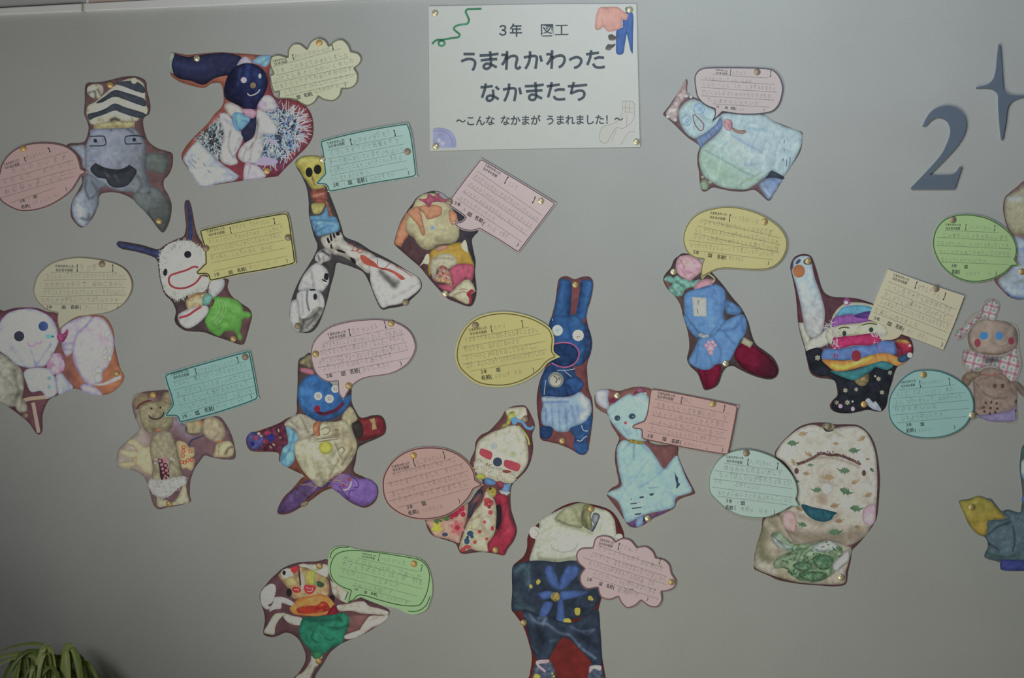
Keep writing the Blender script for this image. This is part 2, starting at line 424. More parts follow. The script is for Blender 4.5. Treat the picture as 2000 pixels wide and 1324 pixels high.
# the white rail of the board above, in two lengths with a narrow gap, and what hangs over it
M_RAIL = solid_mat('white_rail', tuple(albedo((196,200,192), 160, 20)), 0.55, grain=0.03, scale=15, spec=0.3)
def strip(name, quad, d0, d1, mat, kind='structure', bev=0.0012):
    """a bar whose face is the quad given in photo pixels, standing d0..d1 in front of the wall"""
    import bmesh
    bm = bmesh.new(); fr = [bm.verts.new(W(x, y, d1)) for x, y in quad]; bk = [bm.verts.new(W(x, y, d0)) for x, y in quad]
    bm.faces.new(fr); bm.faces.new(bk[::-1])
    for i in range(4): bm.faces.new((fr[i], bk[i], bk[(i+1)%4], fr[(i+1)%4]))
    bmesh.ops.recalc_face_normals(bm, faces=bm.faces[:])
    bmesh.ops.bevel(bm, geom=[e for e in bm.edges if all(abs(v.co.y+d1) < 1e-6 for v in e.verts)], offset=bev, segments=2, affect='EDGES')
    me = bpy.data.meshes.new(name); bm.to_mesh(me); bm.free()
    o = link(name, me, mat); o['kind'] = kind; return o
strip('trim_1', [(-300,34),(161.5,8.3),(161.5,23.3),(-300,43)], 0, 0.008, M_RAIL)
strip('trim_2', [(167,8.0),(900,-30),(900,-8),(167,23)], 0, 0.008, M_RAIL)
strip('trim_3', [(161,6),(167.5,6),(167.5,24.2),(161,24.2)], 0, 0.003, solid_mat('rail_gap', tuple(albedo((112,112,102), 160, 20)), 0.8))
strip('trim_4', [(175.6,-160),(900,-160),(900,-31),(175.6,7.4)], 0, 0.004, solid_mat('brown_panel', tuple(albedo((128,112,104), 250, 5)), 0.7, scale=12, grain=0.2))
strip('trim_5', [(170,-160),(175.4,-160),(175.4,8),(170,8.4)], 0, 0.006, solid_mat('cream_edge', tuple(albedo((150,152,140), 170, 5)), 0.7))

# ------------------------------------------------------------------ class number cut from dark board
M_SIGN = solid_mat('slate_blue_board', tuple(albedo((77,89,103), 1870, 250)), 0.65, grain=0.05, scale=60)
def cut_letter(name, label, cat, F, pts, depth=0.005):
    import bmesh
    P = curve(pts, F); V, T = fill(P, 0, False); c = P.mean(0); o0 = np.array(W(c[0], c[1], 0))
    X = [tuple(np.array(W(p[0], p[1], depth))-o0) for p in V]; n = len(X); X += [(x[0], x[1]+depth-0.0005, x[2]) for x in X[:len(P)]]
    Fc = [tuple(t) for t in T]+[(i, n+i, n+(i+1)%len(P), (i+1)%len(P)) for i in range(len(P))]
    me = bpy.data.meshes.new(name); me.from_pydata(X, [], Fc)
    o = link(name, me, M_SIGN, None, tuple(o0)); o['label'] = label; o['category'] = cat; return o
FV = Frame(1750, 60, 3.896)
cut_letter('number_two', 'large dark slate blue number 2 cut out on the grey wall', 'number', FV,
  "200,728* 235,655 290,598 375,571 460,590 512,640 531,710 515,790 460,880 360,990 250,1100* 400,1098 450,1080 482,1036* 498,1036* 442,1207* 115,1208* 112,1195* 200,1105 330,960 385,860 410,780 402,720 372,680 315,663 262,685 222,728*")
cut_letter('star', 'dark slate blue four-pointed star cut out above the number 2', 'star', FV,
  "776,108* 787,108* 798,250 810,420 828,468 880,492 974,495 1010,498* 1010,503* 940,515 880,540 845,590 830,700 806,832* 797,832* 783,700 775,560 772,490 740,455 690,441 607,441* 605,433* 680,415 730,380 755,310 766,200")

# ------------------------------------------------------------------ title poster
FP = Frame(820, 0, 4.271)
po = Item('title_poster', 'large white paper poster with the dark Japanese title lines', 'poster', FP, "73,55 600,46 1100,36 1805,36 1820,640 1835,1228 1200,1238 700,1246 83,1262 78,640", (180,186,182), base=0.002, curl=0.0012, ang=10, sharp=True, mat=M_NOTE, n=0.01, e=0, step=12, thick=0.0008)
po.papercol = (180,186,182)
F1 = Frame(890, 90, 13.333); F2 = Frame(930, 150, 16.667); TC = (76,86,94)
def strokes(name, F, w, qs, counts):
    o = po.F; po.F = F; po.k = F.k; i = 0
    for c in counts: po.lines(name, TC, w, qs[i:i+c], mat=M_INK); i += c; po.layer -= 1
    po.F = o; po.k = o.k; po.layer += 1
strokes('title_character', F1, 72, ["205,213 495,213", "145,408 280,350 400,345 480,380 507,440 490,540 440,645",
 "622,252 870,240 1115,205", "650,382 850,355 1082,345", "895,140 912,320 918,470 880,565 800,598 735,570 735,515 785,470 860,465 940,495 1072,560",
 "1337,132 1330,400 1318,625", "1187,235 1335,235* 1270,400 1205,500", "1320,345 1450,268 1560,268 1600,330 1580,430 1565,520 1585,580 1640,590 1690,535",
 "1772,303 1900,280 2050,262 2105,290 2112,350 2100,450 2075,602", "1935,138 1935,280 1900,440 1815,602", "2198,248 2240,415",
 "2510,113 2505,400 2495,602", "2355,220 2505,215", "2500,255 2450,375 2375,490", "2500,345 2600,280 2740,250 2820,290 2835,370 2800,470 2740,530 2680,560",
 "2955,372 3060,315 3160,295 3245,330 3270,400 3230,490 3160,550 3078,572",
 "3390,222 3520,205 3732,180", "3530,113 3500,300 3425,502", "3605,342 3720,303 3862,312", "3580,460 3610,525 3680,560 3780,565 3882,542"], (2,3,4,3,4,1,4))
strokes('title_character', F2, 88, ["140,348 330,335 542,305", "312,220 290,380 190,692", "628,325 745,425", "548,420 558,600 540,720 450,785 365,770 345,700 385,640 470,615 570,640 735,738",
 "870,427 1060,390 1220,380 1280,415 1288,520 1240,802", "1072,220 1065,390 1010,600 915,807", "1405,352 1457,578",
 "1583,312 1900,300 2200,262", "1618,482 1900,460 2160,445", "1922,178 1945,450 1950,640 1900,745 1810,762 1732,720 1732,640 1800,588 1900,590 2000,640 2145,718",
 "2293,317 2450,295 2722,258", "2457,178 2430,350 2338,680", "2548,467 2680,420 2887,425", "2530,630 2570,705 2650,738 2780,740 2902,725",
 "2978,312 3150,310 3615,270", "3182,178 3130,340 3085,575", "3075,555 3200,500 3330,460 3440,460 3515,520 3510,630 3440,710 3308,762"], (4,3,3,4,3))
po.layer += 2
po.lines('printed_ribbon', (72,128,98), 18, ["515,75 460,77 400,80 383,100 395,130 410,170 395,200 350,207 300,220 285,245 310,270 332,290 320,312 260,322 200,333 160,352 162,378 185,385 208,368 190,340 150,335 120,350 105,370"], n=0.2)
j = po.shape('printed_jeans', (77,106,160), "1700,110 1775,115 1777,300 1775,450* 1758,430 1738,340 1725,285* 1710,370 1700,440 1680,458 1640,450 1635,380 1640,255 1690,230 1690,170", e=0.15)
po.lines('printed_seam', (60,82,130), 4, ["1735,130 1722,285", "1650,260 1700,200"], parent=j)
j = po.shape('printed_shirt', (194,152,142), "1500,65 1570,60 1650,62 1700,100 1738,125 1725,172* 1685,165* 1680,230 1640,255 1570,266 1530,225* 1500,250 1462,243 1465,150 1480,100", e=0.15)
po.lines('printed_folds', (168,122,116), 4, ["1515,150 1530,225", "1685,165 1670,110", "1560,75 1580,120", "1590,70 1600,110"], parent=j)
po.flat('printed_shoes', (84,88,84), ["1570,300 1600,287 1620,300 1655,318 1610,335 1580,335", "1548,402 1570,370 1600,375 1630,365 1620,392 1560,420"])
po.flat('printed_shoes', (112,104,106), ["1575,333 1610,328 1650,320 1610,342", "1556,410 1585,400 1600,412 1570,424"])
po.flat('printed_hanger', (90,112,100), ["1712,70 1740,58 1768,62 1765,100 1720,100"])
j = po.shape('printed_button', (150,158,192), "110,1075* 160,1066 230,1080 280,1118 303,1180 302,1232* 110,1235*", e=0)
po.lines('printed_rim', (130,138,180), 7, ["112,1098 170,1095 225,1115 262,1160 272,1230"], parent=j)
po.lines('printed_rim', (172,178,204), 4, ["112,1108 170,1106 220,1125 250,1165 262,1230"], parent=j)
po.flat('printed_holes', (182,186,204), [ell(160,1172,16), ell(190,1195,18), ell(150,1215,14)], parent=j)
j = po.shape('printed_sock', (181,184,178), "1690,845* 1785,862* 1778,1000 1720,1080 1640,1068 1600,1120 1560,1190 1512,1186 1495,1130 1530,1060 1620,1030 1680,960", e=0, n=.01)
po.shape('printed_sock', (182,185,181), "1700,990 1785,940 1792,1100 1740,1150 1675,1205* 1600,1195 1620,1110", parent=j, e=0, n=.01)
po.lines('printed_outline', (134,132,124), 3, ["1690,845 1785,862 1778,1000 1700,1070 1640,1068 1600,1120 1560,1190 1512,1186 1495,1130 1530,1060 1620,1030 1680,960 1690,845", "1640,1080 1600,1180", "1790,1100 1740,1110 1675,1208", "1690,900 1785,905", "1700,935 1780,940", "1715,850 1712,935", "1745,855 1745,935", "1730,960 1720,1060"], parent=j)
po.text("""３年|638,298,852,298,104
図工|998,298,1240,294,104,0.006
～こんな|300,1045,625,1040,80
なかまが|668,1040,1005,1037,80
うまれました！|1045,1037,1620,1032,80
～|1618,1030,1695,1028,80""", dark=(72,82,88), bold=0.018)
po.layer += 1
for t in [(127,113,'top left corner'), (1750,85,'top right corner'), (133,1222,'bottom left corner'), (1805,1185,'bottom right corner')]:
    po.tack(t[0], t[1], 'brass thumbtack in the %s of the white title poster' % t[2], 1)

# ------------------------------------------------------------------ the dolls' speech notes
FA = Frame(0,130,4.011); FB = Frame(320,60,4.27); FC = Frame(220,380,4.413); FD = Frame(560,230,3.079); FE = Frame(760,300,4.271)
FF = Frame(0,490,3.578); FG = Frame(210,670,3.894); FH = Frame(470,610,3.231); FI = Frame(730,770,4.012); FJ = Frame(870,530,3.578)
FK = Frame(1140,740,4.413); FL = Frame(480,1040,4.6625); FM = Frame(970,960,3.637); FN = Frame(1270,110,4.412); FO = Frame(1270,390,3.483)
FQ = Frame(1520,470,3.782); FR = Frame(1370,800,3.678); FT = Frame(1700,560,4.27); FU = Frame(1800,340,5.09); FW = Frame(1840,840,4.4125)
PINK = (176,140,140); YEL = (174,168,118); CYAN = (128,174,160); GRN = (132,172,106); ROSE = (184,162,166)

note(FA, "0,830 20,760 70,690 150,632 250,602 360,595 470,608 550,640 605,690 630,750 640,798* 694,828* 637,858* 615,900 560,980 470,1050 360,1105 250,1132 150,1130 60,1090 10,1050 -15,990 -20,900", (170,136,136),
 'dusty pink oval note with a tail pointing right at the grey striped-hat doll', """
うまれかわった|35,782,155,740,22
なかまの名前|42,806,158,772,22
【|178,752,212,740,34
】|385,672,425,655,36
~まままうちゃし|212,735,385,682,38
-|90,795,540,668
-|15,890,580,735
-|0,957,600,795
-|20,1027,590,860
-|85,1070,440,950
~だんのだいます|95,840,540,720,42
~うがおだ 上のして|20,930,575,760,42
~おとな す くとし|30,1000,590,825,42
~おしゅきましたんご|35,1000,560,868,38
３年|158,1072,205,1058,26
~4|225,1045,255,1035,30
組|265,1035,298,1025,26
名前|172,1115,232,1100,28
(|240,1102,258,1097,30
~だがおのたいせし|260,1090,490,1012,34
)|528,970,545,965,34""", border=(6,1.8,(82,62,64)), tacks=[(187,645,'brass thumbtack at the top of the pink oval note at the wall\'s left edge',3)])

note(FB, "905,215 960,203 1035,222* 1040,160 1080,112 1140,112 1195,155* 1230,90 1295,62 1350,85 1378,130* 1430,85 1490,76 1540,120 1562,175* 1620,190 1650,232 1635,280 1590,315* 1620,370 1610,440 1560,482 1485,487* 1470,545 1420,587 1340,580 1290,550* 1260,600 1200,630 1140,605 1110,582* 1060,572 955,570* 965,512* 920,515 895,450* 883,375* 918,362* 890,300 888,250", (172,170,128),
 'pale yellow cloud-shaped note touching the dark blue-headed doll', """
うまれかわった|908,268,1030,240,22
なかまの名前|922,292,1032,266,22
【|1058,246,1092,238,42
】|1405,160,1440,150,42
~れいさなおんなか|1092,232,1390,165,36
-|912,303,1480,152
-|940,374,1540,226
-|908,442,1582,296
-|930,507,1600,360
-|1010,548,1540,430
~うそ このおえてのまえしました|935,358,1540,210,42
~つけてしまとしかわいくました|915,430,1600,262,42
~らまたらつできても私てぬ針のはず|930,490,1580,330,42
~くりおいなのにしいしたやさい|1000,530,1590,385,40
~1|1078,578,1098,572,30
組|1110,572,1145,564,32
名前|1172,556,1235,542,34
(|1242,538,1258,534,34
~なかおみせん|1260,528,1470,470,34
)|1520,462,1540,456,34""", border=(5,1.6,(100,100,84)), tacks=[(1298,105,'bright brass thumbtack at the top of the yellow cloud note',3)])

note(FC, "755,312 800,294 1130,220 1470,158 1508,166 1530,220 1555,390 1577,560 1560,602 1330,652 1100,692 850,747 833,730 815,692 735,690 722,665* 800,590* 795,480 770,390", (163,156,96),
 'mustard yellow boxed note beside the white fluffy alien doll', """
うまれかわった|812,332,972,298,25
なかまの名前|830,360,970,333,25
【|1000,335,1030,328,50
】|1392,252,1425,245,50
~きまきち うちゅうじん|1035,302,1360,243,40
-|820,385,1458,252
-|835,455,1465,322
-|845,522,1482,393
-|855,590,1495,460
-|870,660,1508,530
~さいちくだいくすわりばでぬた にんがんで|830,430,1475,300,42
~このだし七切けんニチにしんよもしをぬた|840,498,1455,368,42
~もつぬた、しんちゃあは めんば|850,565,1385,462,42
３年|875,708,925,697,30
~1|965,688,990,682,30
組|1000,688,1040,680,32
名前|1078,670,1145,655,34
(|1155,650,1175,646,36
~あらい ら い|1180,642,1430,588,38
)|1508,582,1530,577,36""", border=(10,1.6,None), tacks=[(808,465,'dull brass thumbtack on the left edge of the mustard yellow note',2),(1515,372,'dull brass thumbtack on the right edge of the mustard yellow note',2)])

note(FD, "203,150 235,130 450,78 705,36 735,50 757,130 782,340 765,358 500,403 270,448 250,438 235,408 180,404* 178,392* 228,335* 222,280 212,200", (140,178,164),
 'pale turquoise boxed note above right of the yellow big-eyed doll', """
うまれかわった|242,164,350,142,18
なかまの名前|252,184,350,162,18
【|370,166,396,160,36
】|648,110,672,104,36
~カワイイモフモフ|400,158,635,104,34
-|248,198,700,108
-|250,248,705,160
-|262,298,715,208
-|270,348,722,258
-|280,392,730,306
~くつしたをつけて日曜をマフ|260,230,680,148,32
~ラーで首にまいていますい私はいつ|255,283,710,200,32
~もな色だけどにもたこれでぼくからまもる|262,335,695,250,30
~いいなかまだと思う。|268,380,520,335,30
３年|280,420,318,412,26
~1|348,408,362,405,22
組|370,403,396,398,26
名前|424,394,472,384,28
(|482,380,498,377,28
~うけだぞうた|498,385,655,352,28
)|735,338,750,335,26""", border=(7,1.7,(58,88,84)), tacks=[(215,253,'bright brass thumbtack on the left edge of the turquoise note above the yellow doll',1),(727,205,'dull brass thumbtack near the right edge of the turquoise note above the yellow doll',2)])

note(FE, "765,38* 1070,215 1395,415* 1240,620 1078,832* 920,730 755,632* 700,648 640,645 580,622 545,592 535,572* 590,568 620,552 635,532* 580,490 475,422* 620,225", (182,156,160),
 'dusky pink tilted square-cornered note right of the orange-haired doll', """
うまれかわった|793,100,925,178,24
なかまの名前|780,130,895,200,24
【|942,232,972,248,60
】|1190,405,1222,420,56
~ミュミ|985,262,1062,305,50
-|735,148,1278,520
-|695,205,1240,575
-|650,262,1190,630
-|610,318,1150,685
-|565,375,1110,740
~おたからはおなしをおけなにだいたからかか|705,195,1240,568,34
~おんなのこはかみのもおもがるえときもとき|665,255,1190,620,34
~ぬぐおやじんのなまなのもしくあもいでをこ|615,315,1140,672,34
~ほちゃんすだったらす|580,370,880,560,30
３年|535,418,590,445,32
~4|612,480,645,498,44
組|645,508,685,530,34
名前|708,540,775,580,36
(|782,595,805,608,42
~れい上 七女子|815,610,985,710,40
)|1070,770,1090,782,40""", border=(9,1.4,(92,80,88)), sharp=False, tacks=[(1265,398,'bright brass thumbtack near the right corner of the tilted pink note',1),(505,403,'dull brass thumbtack at the left corner of the tilted pink note',2)])

note(FF, "240,260 270,170 350,95 450,58 560,45 690,58 800,85 880,130 922,200 925,270 885,350 820,405 740,435 600,455 540,465 480,500 418,550* 405,490 408,432* 330,412 265,350 243,300", (164,150,118),
 'beige rounded note with a tail down to the lilac rabbit doll', """
うまれかわった|385,114,520,117,20
なかまの名前|392,143,512,143,20
【|522,140,548,140,46
】|785,140,810,140,46
~うさぎ|560,135,690,135,38
-|355,150,830,150
-|312,205,888,198
-|312,262,882,255
-|280,320,885,308
-|300,372,855,368
~なくしょってきたくとのちからのたげすけと|325,190,885,185,36
~けがかなかもので 目はこまかい|315,248,870,245,36
~がちこんのへおうのさかんなでくるないみたて|305,303,880,300,36
~たのしがすきなふけいのはだんかです|295,358,830,355,36
３年|325,403,368,403,24
組|432,403,465,403,24
名前|495,403,555,403,26
(|565,403,582,403,28
~アリ スえこ|590,413,760,413,38
)|828,398,842,398,26""", border=(3,1.0,(98,88,72)), tacks=[(716,93,'dull brass thumbtack at the top of the beige rounded note',2)])

note(FG, "437,250 460,228 760,140 1060,58 1085,66 1100,120 1146,380 1135,432 850,532 560,608 545,600 525,560 440,560 438,545* 495,465* 480,400 450,310", (112,160,146),
 'deep turquoise boxed note above the beige mitten doll', """
うまれかわった|482,250,622,215,25
なかまの名前|505,274,625,245,25
【|655,240,685,232,46
】|990,148,1020,140,46
~じっせんまたんいもうけり|690,228,990,150,40
-|500,296,1048,142
-|510,356,1090,205
-|530,414,1110,265
-|545,475,1120,325
-|560,538,1120,378
~だのムに 黄じっビーズをのせからうく|510,330,1070,188,44
~ましたわたをふくの中に入れてくふつ|530,408,1095,250,44
~しましたいつも目がめがわかんで|540,460,1080,318,44
~いつもかしこのづめばんば しばいいる|558,520,1110,370,44
３年|570,575,612,562,28
~4|632,560,655,552,28
組|672,548,706,538,34
名前|742,526,805,510,36
(|812,505,832,500,36
~かいも と みお|835,500,1045,440,34
)|1098,415,1118,410,34""", border=(10,1.8,(50,84,84)), tacks=[(1050,105,'dull brass thumbtack in the upper right corner of the deep turquoise note',2)])

note(FH, "445,260 455,200 500,140 570,90 670,60 790,45 900,45 1000,70 1070,120 1103,190 1100,250 1060,320 1000,365 930,392 820,408 760,425 700,470 652,552* 620,510 615,435* 540,435 480,390 450,320", (178,152,158),
 'pink speech balloon note with two tacks and a tail above the blue star-armed doll', """
うまれかわった|548,150,668,128,20
なかまの名前|560,172,665,152,20
【|672,148,698,142,42
】|912,98,935,92,42
~スクランブル|702,138,875,100,40
-|530,188,968,100
-|500,245,1040,138
-|510,295,1050,188
-|490,348,1060,238
-|530,392,1065,288
~自でを大きいにようぬっめしにました。ゆ部きには|515,225,1025,135,38
~かにせまくなるに腹はのかくなふたっナモール|505,270,1040,178,38
~せちくせいはだでヌーはいいすばゅい目に作りました|495,330,1060,228,38
~スクランブルはぼくの友だちです|520,370,965,285,40
３年|540,415,582,408,28
組|635,400,665,394,28
名前|692,388,745,378,30
(|752,378,770,374,30
~かいしまさと|770,375,950,338,34
)|1015,330,1032,326,30""", border=(4,1.2,(92,70,76)), tacks=[(475,262,'brass thumbtack on the left side of the pink speech balloon with a tail',0),(950,70,'brass thumbtack at the top right of the pink speech balloon with a tail',0),(683,462,'brass thumbtack in the pink balloon\'s tail over the blue doll',0)])

note(FI, "68,740 75,640 130,540 220,462 330,420 450,410 570,425 680,475 755,545 790,610 800,665* 865,708* 785,745* 740,820 660,900 560,955 440,980 330,978 220,945 130,885 85,820", (182,142,140),
 'salmon pink oval note pointing right at the bearded white clown doll', """
うまれかわった|140,580,285,545,24
なかまの名前|150,604,280,575,24
【|300,565,330,556,56
】|550,500,580,492,56
~ねごはやろん人|335,555,545,498,48
-|145,622,605,505
-|98,702,700,540
-|105,772,740,600
-|122,836,760,662
-|185,888,750,735
~なが たいなおまえいもだいてに|150,640,655,530,46
~をさとまつくりました まいにち|125,725,715,580,46
~ましたけなくして本がなねんけん|140,800,750,640,46
~いまかたいもリピアるまでたし|150,850,745,712,44
３年|258,900,310,888,32
組|378,872,412,862,34
名前|272,945,340,928,34
(|350,930,372,925,34
~へいはなんね|380,925,545,885,36
)|675,842,695,836,36""", border=(9,1.7,(92,62,62)), tacks=[(312,478,'orange brass thumbtack at the top of the salmon oval note beside the clown',3)])

note(FJ, "68,570 90,470 150,370 240,310 360,283 470,285 580,310 670,350 735,400 760,470 755,550 775,578 805,597* 770,610 715,640 660,700 570,760 460,800 340,808 220,785 120,710 80,650", (176,168,108),
 'yellow oval note pointing right at the blue rabbit doll', """
うまれかわった|160,420,292,400,20
なかまの名前|172,445,290,428,20
【|305,425,330,420,44
】|535,388,558,384,48
~かケッ|340,412,430,395,40
-|165,466,585,390
-|118,530,662,436
-|118,590,698,488
-|122,648,708,546
-|178,696,692,608
~うがばりがあんに目だえななまのとまもし|135,495,655,420,40
~色のひかれ、目はのてめんげす|135,562,520,500,40
~さいーけにすはおれはこだなめでごこ|140,620,650,535,40
~口は、みどんの色をつかまいは大しかぜいしだん|150,675,700,578,38
３年|245,716,292,708,28
組|355,700,386,695,28
名前|252,758,315,748,32
(|322,748,340,745,34
~なかひす みお|345,745,540,712,34
)|618,695,636,690,32""", border=(15,1.5,(92,86,56)), tacks=[(210,377,'dull grey thumbtack at the upper left of the yellow oval note',2)])

note(FK, "585,88 625,88 960,150 1310,225 1322,250 1290,430 1245,640 1225,652 880,595 520,520 500,500 498,440 480,432 425,425 415,405* 430,395 520,360* 545,290 570,120", (188,142,136),
 'salmon pink boxed note right of the pale blue cat doll', """
うまれかわった|630,130,788,158,26
なかまの名前|630,160,770,186,26
【|812,200,845,206,54
】|1198,272,1230,278,52
~ねこ|850,196,940,212,48
-|612,172,1255,302
-|598,242,1245,374
-|580,312,1235,444
-|565,382,1222,514
-|550,450,1205,580
~たまりなどってを黒にわけ な|620,245,1235,350,48
~いれとうンぬでのふをんでをと|590,312,1215,415,48
~いそ一ムとねこのみみをつけ|580,385,1210,488,48
~てくうにはんなもうりんと首を作った。|570,450,1205,555,46
３年|540,500,595,510,32
組|672,525,710,532,34
名前|750,545,820,558,36
(|830,558,852,562,38
~ながもとり み|860,568,1075,612,38
)|1195,622,1215,626,36""", border=(5,1.5,(98,72,70)), tacks=[(1110,213,'brass thumbtack at the top of the salmon boxed note beside the cat doll',0)])

gl = note(FL, "765,180 800,140 870,122 940,128 1050,155 1250,178 1450,205 1580,235 1650,290 1690,400 1700,520 1680,620 1640,700 1560,738 1480,735 1380,690 1230,655 1050,585* 935,635* 905,612 930,540 850,480 780,420 750,300", (140,172,108),
 'leaf green rounded note above right of the many-coloured doll at the bottom', """
うまれかわった|1055,195,1190,220,18
なかまの名前|1055,220,1175,243,18
【|1190,245,1215,250,60
】|1590,342,1618,348,56
~ヘルクリス|1235,250,1460,300,46
-|1020,228,1580,355
-|930,255,1605,430
-|865,318,1610,510
-|845,390,1560,575
-|975,480,1505,625
~ボンピひなりげデープ使った|880,250,1600,430,52
~カブルでめたり2はしを わも|870,300,1620,478,52
~てむかいい くとましだ|860,365,1400,500,48
~クセックル図二さ|975,485,1340,560,42
３年|985,520,1022,528,24
~2|1050,530,1070,535,26
組|1075,548,1105,554,24
名前|1135,560,1190,572,26
(|1195,578,1210,582,28
~い いんかいぃ|1215,590,1440,640,36
)|1460,640,1475,644,28""", border=None, tacks=[(1532,282,'orange brass thumbtack at the upper right of the leaf green rounded note',3)])
gl.lines('printed_border', (44,70,40), 8, ["960,520 860,480 790,410 772,330 790,250 830,195 900,168 1000,160 1200,180 1400,210 1560,240 1630,280 1668,350 1672,430 1650,540 1600,640 1540,665 1400,655 1250,620 1050,565 985,605* 938,630* 965,520", "768,230 790,170 850,135 940,132", "1680,575 1650,650 1600,695 1540,715 1480,712", "935,535 905,608"], mat=M_INK)

note(FM, "565,440 600,400 680,395* 700,330 750,308 810,318 845,352* 890,328 950,340 995,392* 1060,385 1110,420 1130,465* 1190,480 1230,520 1245,580 1275,630 1262,680 1210,705 1170,708* 1175,770 1140,818 1080,812 1025,772* 980,810 925,825 885,790 862,745* 800,768 740,748 720,700 718,680* 640,690 595,650 592,590 622,545* 575,500", (184,152,152),
 'pink cloud-shaped note on the shoulder of the denim-shirted doll', """
うまれかわった|728,345,830,372,20
なかまの名前|722,372,820,396,20
【|842,402,868,408,46
】|1148,508,1172,514,42
~さり永いケ|872,400,1005,438,38
-|712,380,1185,540
-|685,432,1205,602
-|615,468,1210,660
-|650,540,1130,695
-|680,605,1150,762
~だいじょうななのでおばました|720,410,1180,560,40
~レーティに まもうかざるへをつけましゅり|665,460,1200,640,40
~もっかいのかおがおもてなの丸目 さま|650,520,1120,670,40
~みていれにこへいがんきるいます|680,590,1130,725,38
３年|635,628,675,638,26
~1|700,650,712,654,26
組|722,660,748,667,26
名前|775,675,822,688,28
(|830,690,845,694,30
~宿田莉ウ|850,700,1005,748,42
)|1070,770,1085,775,30""", border=(5,1.8,(104,80,84)), tacks=[(1240,640,'brass thumbtack on the right edge of the pink cloud note',0)])

note(FN, "380,200 388,160 420,122 480,102 640,98 850,100 1000,108 1060,125 1105,170 1135,240 1138,310 1110,410 1060,470 1000,490 900,502 760,500 690,490 620,480* 580,520 525,570* 555,510 555,455* 470,420 410,360 390,290", (182,160,166),
 'pale pink rounded note on top of the pale blue-green snail-like doll', """
うまれかわった|555,125,665,135,16
なかまの名前|560,150,662,158,16
【|668,155,692,158,44
】|1025,175,1050,178,50
~かたろう|700,155,825,165,38
-|540,158,1015,190
-|435,205,1070,245
-|440,270,1090,312
-|440,342,1065,380
-|540,412,1025,440
~くり出ったしてんぬ、んおお|460,205,880,238,36
~しょう、くにと これ しきするおまえに|450,255,1085,295,36
~さいしょしまるためのやわらかきもち|440,322,1040,360,36
~たいますたくちゃいか|490,392,940,425,34
３年|560,442,590,446,20
~1|612,448,625,450,22
組|640,452,665,454,22
名前|688,458,728,462,24
(|735,465,750,466,24
~のの |760,470,830,475,30
)|978,470,992,472,24""", border=(3,1.6,(84,84,96)), tacks=[(918,138,'dull brass thumbtack at the top of the pale pink rounded note above the snail-like doll',2)])

note(FO, "222,270 240,190 290,120 360,78 450,55 540,48 650,65 760,105 860,170 915,240 930,310 905,390 850,450 780,475 680,478 560,470 470,472 400,500 345,530* 345,460 362,405* 300,395 245,350", (176,168,116),
 'yellow speech balloon note with a tail down to the blue dress doll', """
うまれかわった|402,98,520,108,18
なかまの名前|402,126,508,140,18
【|518,142,542,145,46
~シャラちのいいな|545,130,735,165,38
-|360,138,885,262
-|318,178,880,308
-|295,228,875,362
-|262,278,872,352
-|290,345,835,410
~バレオークを明いたたらくのをむで変|330,160,830,240,38
~にしてつえしました頭をむふとてうはんくな大|300,215,870,295,36
~とのリメの首はら物をみとにも高と下げい日|290,262,870,345,34
~のつかったりとくルーくてうまごいなかぶくにす|265,320,840,385,34
３年|285,368,328,374,26
~1|362,378,380,380,26
組|388,388,418,392,26
名前|450,398,505,406,28
(|512,402,528,404,28
~まかりねえ|530,408,635,420,28
)|800,440,818,442,26""", border=(5,1.2,(96,94,66)), tacks=[(775,152,'brass thumbtack at the upper right of the yellow balloon above the blue dress doll',0)])

note(FQ, "808,212* 1080,310 1370,408* 1300,600 1215,806* 1060,745 905,690* 880,715 830,732 775,732 740,722* 800,690 795,640* 730,605 658,580* 730,400", (178,162,132),
 'plain beige square-cornered note tilted beside the rainbow-striped doll', """
うまれかわった|842,258,962,300,22
なかまの名前|838,285,945,325,22
【|985,340,1012,350,52
】|1210,430,1238,440,52
~マウルチャん|1015,352,1190,428,44
-|808,300,1310,508
-|785,358,1290,562
-|755,415,1270,620
-|730,475,1250,680
-|705,530,1235,738
~くつしたで十りも気が持ちです|800,350,1275,535,44
~かしおりには黒わせてはかれもだい|775,405,1270,605,42
~この中ようにかいいもりたもつもおちました|745,462,1255,660,40
~も楽しに作りました|705,520,1030,650,40
３年|695,578,742,595,28
~1|765,600,780,606,28
組|795,618,830,632,30
名前|858,640,910,660,32
(|918,668,935,674,34
~ガリ はまん|940,672,1105,740,36
)|1205,778,1222,784,34""", border=None, tacks=[(1160,355,'dull brass thumbtack at the top edge of the plain beige square-cornered note',2)])

